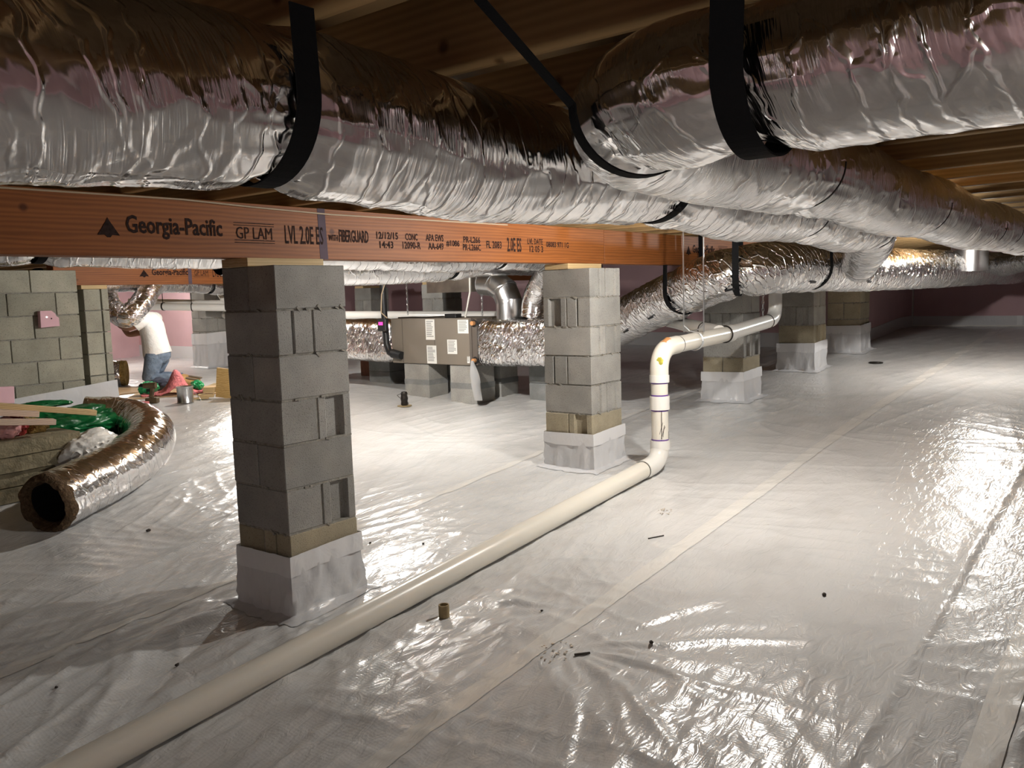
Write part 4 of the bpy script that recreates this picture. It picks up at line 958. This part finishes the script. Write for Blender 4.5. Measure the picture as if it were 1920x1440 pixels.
o = solo(pw, 'insulation_piece', 'pink_wool', 'crumpled pink insulation piece peaked up on the cardboard', 'insulation', smooth=True); md = o.modifiers.new('thick', 'SOLIDIFY'); md.thickness = .02; md.offset = -1
mb = blob((2.66, 6.14, fz(2.7, 6)+.10), (.20, .18, .15), 31, .3, 4, 0, .15); solo(mb, 'bag_scrap', 'green_bright', 'bright green plastic scrap left of the pink insulation', 'bag', smooth=True)
mb = blob((3.10, 5.84, fz(3.2, 5.6)+.09), (.12, .12, .10), 32, .3, 4, 0, .15); solo(mb, 'bag_scrap', 'green_bright', 'bright green plastic scrap right of the pink insulation', 'bag', smooth=True)
mb = blob((2.98, 6.42, fz(3, 6.4)+.09), (.34, .22, .15), 33, .3, 4, .3, .1); solo(mb, 'jacket', 'denim_dark', 'dark denim heap behind the pink insulation, standing in for the worker lower leg', 'clothing', smooth=True)  # added dark heap in place of the worker's dark lower leg, no real garment
cx, cy = 2.54, 5.15; cz = fz(cx, cy)+.008
cn = thing('paint_can', 'dented metal can on the floor by the cardboard', 'can', (cx, cy, cz))
MB().lathe([(.085, 0), (.086, .006), (.083, .01), (.083, .15), (.086, .155)], (cx, cy, cz), 28).build('can_body', 'galvanised', cn, True)
MB().lathe([(.086, .155), (.088, .16), (.088, .172), (.075, .174), (.07, .166)], (cx, cy, cz), 28).build('lid', 'galvanised', cn, True)
MB().tube([(cx+.085, cy, cz+.12), (cx+.13, cy-.05, cz+.05), (cx+.12, cy-.1, cz+.01)], .003, 6).build('handle', 'zinc', cn)
dx_, dy_ = 2.36, 5.5; dz_ = fz(dx_, dy_)+.006; vx = Vector((.618, -.785, 0))
dr = thing('cordless_drill', 'brown cordless drill standing on its battery on the floor', 'drill', (dx_, dy_, dz_)); Mr = Matrix.Rotation(math.atan2(vx.y, vx.x), 3, 'Z'); D0 = Vector((dx_, dy_, dz_))
MB().box(D0+Vector((0, 0, .03)), (.13, .075, .06), Mr, .008).build('battery', 'drill_brown', dr); MB().box(D0+Vector((0, 0, .11)), (.045, .04, .12), Mr @ Matrix.Rotation(.15, 3, 'Y'), .01).build('grip', 'drill_brown', dr)
MB().tube([D0+vx*.05+Vector((0, 0, .19)), D0-vx*.08+Vector((0, 0, .19))], [.035, .03], 14).build('motor_housing', 'drill_brown', dr, True); MB().tube([D0-vx*.08+Vector((0, 0, .19)), D0-vx*.13+Vector((0, 0, .19))], [.022, .014], 12).build('chuck', 'wire_dark', dr, True)
MB().box(D0+Vector((-.03, .02, .14)), (.03, .02, .03), Mr).build('trigger', 'wire_dark', dr)
mb = MB().box((2.97, 5.07, fz(2.95, 5.07)+.165), (.18, .025, .33), Matrix.Rotation(-.9, 3, 'Z') @ Matrix.Rotation(.15, 3, 'Y') @ Matrix.Rotation(.12, 3, 'X'), .002); solo(mb, 'plywood_offcut', 'osb', 'strand board offcut standing on edge by the first pier', 'board')
mb = MB().box((2.83, 5.22, fz(2.8, 5.2)+.04), (.16, .09, .04), Matrix.Rotation(-.7, 3, 'Z'), .002); solo(mb, 'wood_block', 'pine', 'small wood block beside the strand board offcut', 'block')
mb = MB().box((2.86, 5.20, fz(2.8, 5.2)+.10), (.12, .07, .06), Matrix.Rotation(-.9, 3, 'Z'), .002); solo(mb, 'wood_block', 'pine', 'upper wood block resting by the strand board offcut', 'block')
mb = MB().box((2.74, 5.24, fz(2.7, 5.2)+.02), (.22, .035, .02), Matrix.Rotation(-.75, 3, 'Z'), .002); solo(mb, 'wood_strip', 'pine', 'thin wood strip on the floor left of the strand board offcut', 'board')
# insulation roll beside the worker
ir = thing('insulation_roll', 'foil-faced insulation roll standing beside the worker', 'insulation', (3.1, 7.62, fz(3.1, 7.6)))
ir_z = fz(3.1, 7.6)
foil_tube([(2.93, 7.78, ir_z+.17), (3.02, 7.70, ir_z+.17), (3.12, 7.62, ir_z+.17)], .17, .012, 60, 91, .008, (), 'foil_far', parent=ir)
MB().tube([(3.09, 7.64, ir_z+.17), (3.16, 7.585, ir_z+.17)], .163, 30).build('insulation_core', 'tan_wool', ir, True)

# ------------------------------------------------------------------ the worker
def skin_mesh(name, verts, edges, mat, parent=None, sub=2, root=0, org=None):
    me = bpy.data.meshes.new(name); base = Vector(org) if org is not None else wloc(parent)
    me.from_pydata([Vector(v[0])-base for v in verts], edges, []); o = bpy.data.objects.new(name, me); COL.objects.link(o)
    md = o.modifiers.new('skin', 'SKIN'); md.use_smooth_shade = True
    for i, v in enumerate(verts):
        sv = me.skin_vertices[0].data[i]; r = v[1]; sv.radius = (r, r) if not isinstance(r, tuple) else r; sv.use_root = (i == root)
    sb = o.modifiers.new('sub', 'SUBSURF'); sb.levels = sub; sb.render_levels = sub
    dg = bpy.context.evaluated_depsgraph_get(); m2 = bpy.data.meshes.new_from_object(o.evaluated_get(dg)); bpy.data.objects.remove(o); m2.name = name
    m2.polygons.foreach_set('use_smooth', [True]*len(m2.polygons))
    o2 = link(name, m2, parent, mat)
    if parent is None: o2.location = base
    return o2
WF = Vector((-.62, .785, 0)).normalized()      # the way he faces
WS = Vector((-WF.y, WF.x, 0))                  # his left side, towards the camera
wg = fz(3.2, 7.0)
W0 = Vector((3.30, 7.06, wg))
def wp(fwd, side, up): return W0+WF*fwd+WS*side+Vector((0, 0, up))
# one continuous body: pelvis at 0
bv = [(wp(0, 0, .46), .085), (wp(.02, 0, .66), .085), (wp(.05, 0, .84), .085), (wp(.10, 0, .915), .055), (wp(.16, 0, .935), .07), (wp(.195, 0, .95), .09), (wp(.21, 0, 1.01), .085),
      (wp(.05, .17, .86), .05), (wp(.20, .24, .76), .050), (wp(.34, .16, .78), .038), (wp(.40, .12, .81), .03),
      (wp(.06, -.17, .86), .05), (wp(.24, -.26, .70), .050), (wp(.44, -.22, .66), .040), (wp(.50, -.18, .80), .034), (wp(.50, -.15, .86), .03),
      (wp(.03, .10, .42), .07), (wp(.10, .13, .10), .055), (wp(-.28, .14, .09), .052), (wp(-.40, .14, .07), .04),
      (wp(.03, -.10, .42), .07), (wp(.16, -.14, .10), .055), (wp(-.22, -.16, .09), .052), (wp(-.34, -.16, .07), .04)]
be = [(0, 1), (1, 2), (2, 3), (3, 4), (4, 5), (5, 6), (2, 7), (7, 8), (8, 9), (9, 10), (2, 11), (11, 12), (12, 13), (13, 14), (14, 15), (0, 16), (16, 17), (17, 18), (18, 19), (0, 20), (20, 21), (21, 22), (22, 23)]
person = tag(skin_mesh('person', bv, be, 'skin', None, 2, 0, W0), 'kneeling person in white T-shirt and jeans reaching up to a foil duct', 'person')
# hands: palm with five fingers each, closing on the duct
def hand(wrist, d, up, sgn):
    d = d.normalized(); sd = d.cross(up).normalized(); vs_ = [(wrist, .026), (wrist+d*.05, (.036, .02)), (wrist+d*.085, (.038, .018))]; es = [(0, 1), (1, 2)]
    for i in range(4):
        o_ = sd*((i-1.5)*.021); l = (.062, .07, .066, .05)[i]; k = len(vs_)
        vs_ += [(wrist+d*.09+o_, .0095), (wrist+d*(.09+l*.5)+o_+up*.008, .009), (wrist+d*(.09+l*.85)+o_+up*.032, .008)]; es += [(2, k), (k, k+1), (k+1, k+2)]
    k = len(vs_); vs_ += [(wrist+d*.045+sd*sgn*.045, .011), (wrist+d*.08+sd*sgn*.06+up*.02, .0095)]; es += [(1, k), (k, k+1)]
    return skin_mesh('hand', vs_, es, 'skin', person, 1)
hand(wp(.40, .12, .81), WF*.6+Vector((0, 0, .8)), -WF, 1); hand(wp(.50, -.15, .86), WF*.1+Vector((0, 0, 1)), -WF, -1)
def loft(mb, rings, n=28, seed=0, wr=.0, cap=True):
    k = len(mb.v)
    for i, (c, a_, b_) in enumerate(rings):
        for j in range(n):
            t_ = 2*math.pi*j/n; q_ = 1+wr*(float(vn(j*.9+seed*7, i*1.3, seed))-.5)
            mb.v.append(tuple(c+(a_*math.cos(t_)+b_*math.sin(t_))*q_))
    for i in range(len(rings)-1):
        for j in range(n): mb.f.append((k+i*n+j, k+i*n+(j+1) % n, k+(i+1)*n+(j+1) % n, k+(i+1)*n+j))
    if cap: mb.f.append(tuple(k+j for j in reversed(range(n)))); mb.f.append(tuple(k+(len(rings)-1)*n+j for j in range(n)))
sh = MB()
loft(sh, [(wp(f_, 0, u_), WS*sw, WF*sd+Vector((0, 0, tl_))) for f_, u_, sw, sd, tl_ in ((-.015, .405, .185, .165, -.035), (-.01, .44, .19, .168, -.03), (0, .52, .183, .158, -.02), (.015, .62, .178, .148, 0), (.03, .72, .185, .15, 0), (.045, .80, .20, .145, 0), (.055, .865, .195, .125, 0), (.065, .91, .135, .10, 0), (.08, .95, .075, .07, 0))], 32, 3, .07)
for s_, fe, se, ue in ((1, .15, .235, .785), (-1, .20, .235, .775)):
    sh.tube([wp(.045, .12*s_, .875), wp(.055, .17*s_, .865), wp(.09, .205*s_, .835), wp(fe, se*s_, ue)], [.07, .088, .085, .078], 20)
sh.build('t_shirt', 'shirt', person, True)
jn = MB()
loft(jn, [(wp(f_, 0, u_), WS*sw, WF*sd) for f_, u_, sw, sd in ((-.01, .50, .165, .145), (-.012, .44, .18, .158), (-.01, .37, .185, .155), (.005, .30, .16, .12), (.01, .26, .08, .06))], 28, 5, .05)
for s_, kf in ((1, .06), (-1, .13)):
    jn.tube([wp(-.005, .09*s_, .42), wp(.0, .10*s_, .34), wp(kf*.5, .115*s_, .22), wp(kf, .128*s_, .12), wp(kf+.01, .13*s_, .085)], [.105, .112, .098, .088, .075], 20)
    jn.tube([wp(kf+.03, .13*s_, .09), wp(kf-.1, .133*s_, .095), wp(kf-.25, .137*s_, .092), wp(kf-.38, .14*s_, .088)], [.07, .086, .08, .066], 20)
jn.build('jeans', 'denim', person, True)
for (f0, s0) in ((-.34, .14), (-.27, -.14)):
    bt = skin_mesh('work_boot', [(wp(f0+.06, s0, .09), .062), (wp(f0-.02, s0, .085), .06), (wp(f0-.06, s0, .065), .055), (wp(f0-.14, s0, .05), .05), (wp(f0-.22, s0, .045), .042)], [(0, 1), (1, 2), (2, 3), (3, 4)], 'boot', person, 2)
    skin_mesh('boot_sole', [(wp(f0-.06, s0, .112), (.042, .012)), (wp(f0-.13, s0, .098), (.042, .012)), (wp(f0-.24, s0, .078), (.035, .012))], [(0, 1), (1, 2)], 'boot_sole', bt, 1)
hd = wp(.205, 0, .975)
mb = blob(hd+WF*-.025+Vector((0, 0, .01)), (.19, .19, .20), 41, .04, 4, 0, .02); mb.build('hair', 'hair', person, True)
mb = blob(hd+Vector((0, 0, .055)), (.205, .205, .15), 42, .03, 4, 0, .01); cp = mb.build('cap', 'cap_teal', person, True)
MB().box(hd+WF*.13+Vector((0, 0, .045)), (.12, .15, .012), Matrix.Rotation(math.atan2(WF.y, WF.x), 3, 'Z') @ Matrix.Rotation(.2, 3, 'Y'), .005).build('visor', 'cap_teal', cp)
for s_ in (1, -1):
    blob(hd+WS*.095*s_+Vector((0, 0, -.005)), (.03, .04, .065), 43, .05, 3, 0, .02).build('ear', 'skin', person, True)
    blob(hd+WF*.088+WS*.034*s_+Vector((0, 0, .0)), (.022, .022, .016), 44, .02, 3, 0, 0).build('eye', 'wire_dark', person, True)
blob(hd+WF*.103+Vector((0, 0, -.025)), (.035, .03, .05), 45, .05, 3, 0, .02).build('nose', 'skin', person, True)
MB().box(hd+WF*.092+Vector((0, 0, -.065)), (.012, .05, .012), Matrix.Rotation(math.atan2(WF.y, WF.x), 3, 'Z'), .003).build('mouth', 'red_bag', person)

# ================================================================== FLOOR BITS
tx, ty = .36, -.60; tz = sample_floor(tx, ty)+.001
tb = MB(); prof = [(.024, 0), (.024, .056), (.019, .056), (.019, .006), (.002, .006)]; tb.lathe(prof, (tx, ty, tz), 24); solo(tb, 'cardboard_core', 'cardboard_tube', 'short brown cardboard core standing on the sheeting by the floor pipe', 'tube', smooth=False)
rr = random.Random(12)
bits = [((.62, -.95), .006, 'tiny brown crumb on the seam tape near the floor pipe'), ((1.35, -1.95), .010, 'single black crumb on the open sheeting right of the taped seam'), ((-.55, .05), .010, 'dark pebble on the wrinkled sheeting left of the floor pipe'), ((.36, 1.95), .016, 'dark pebble left of the first pier'),
        ((-.9, .35), .007, 'small dark crumb at the lower left of the floor'), ((1.0, .15), .008, 'small crumb just right of the first pier'), ((.85, .42), .008, 'dark crumb behind the first pier on its right'), ((.58, -1.52), .010, 'dark scrap below the dirty patch on the seam')]
for (x, y), r, lb in bits:
    mb = blob((x, y, sample_floor(x, y)+r*.6), (r*2, r*1.6, r*1.3), int(x*50)+7, .3, 2); solo(mb, 'debris_crumb', 'debris', lb, 'debris')
mb = MB().tube([(1.62, -.93, sample_floor(1.62, -.93)+.004), (1.70, -.98, sample_floor(1.70, -.98)+.004)], .004, 6); solo(mb, 'nail', 'wire_dark', 'dark nail lying on the sheeting between pipe and taped seam', 'nail')
mb = MB().tube([(.36, -1.30, sample_floor(.36, -1.3)+.006), (.41, -1.34, sample_floor(.41, -1.34)+.008)], .005, 6); solo(mb, 'twig', 'debris', 'dark twig on the dirty patch of the seam', 'debris')
for (x, y, s_, lb) in ((2.05, -.80, .05, 'small rust-brown smudge of dirt below the drain elbow'), (.34, -1.22, .07, 'brown dirt patch on the taped seam in the foreground')):
    mb = MB(); r2 = random.Random(int(x*9))
    for i in range(22):
        a = r2.random()*6.28; d = s_*r2.random()**.7; px, py2 = x+d*math.cos(a)*1.4, y+d*math.sin(a); q_ = .002+.004*r2.random()
        mb.box((px, py2, sample_floor(px, py2)+.0045), (q_*2, q_*1.4, .0015), Matrix.Rotation(a, 3, 'Z'))
    tag(solo(mb, 'dirt_patch', 'dirt_stain', lb, 'dirt'), kind='stuff')
# ring of wire by the far pier
mb = MB(); c_ = (7.75, -.45); mb.tube([(c_[0]+.07*math.cos(a), c_[1]+.07*math.sin(a), fz(*c_)+.01) for a in [2*math.pi*i/20 for i in range(21)]], .008, 6, False); solo(mb, 'wire_ring', 'wire_dark', 'small dark ring lying on the floor by the bright far pier', 'ring')

# ================================================================== LAMPS
for (p, wt, lb) in BULBS:
    t = thing('ceiling_bulb', lb, 'lamp', p)
    MB().lathe([(.05, .05), (.05, .035), (.03, .02), (.022, .0)], (p[0], p[1], p[2]), 20).build('lamp_holder', 'porcelain', t, True)
    ld = bpy.data.lights.new('bulb_light', 'POINT'); ld.energy = wt; ld.shadow_soft_size = .035; ld.color = (1, .975, .93)
    lo = bpy.data.objects.new('bulb_light', ld); COL.objects.link(lo); lo.parent = t; lo.location = (0, 0, -.05)
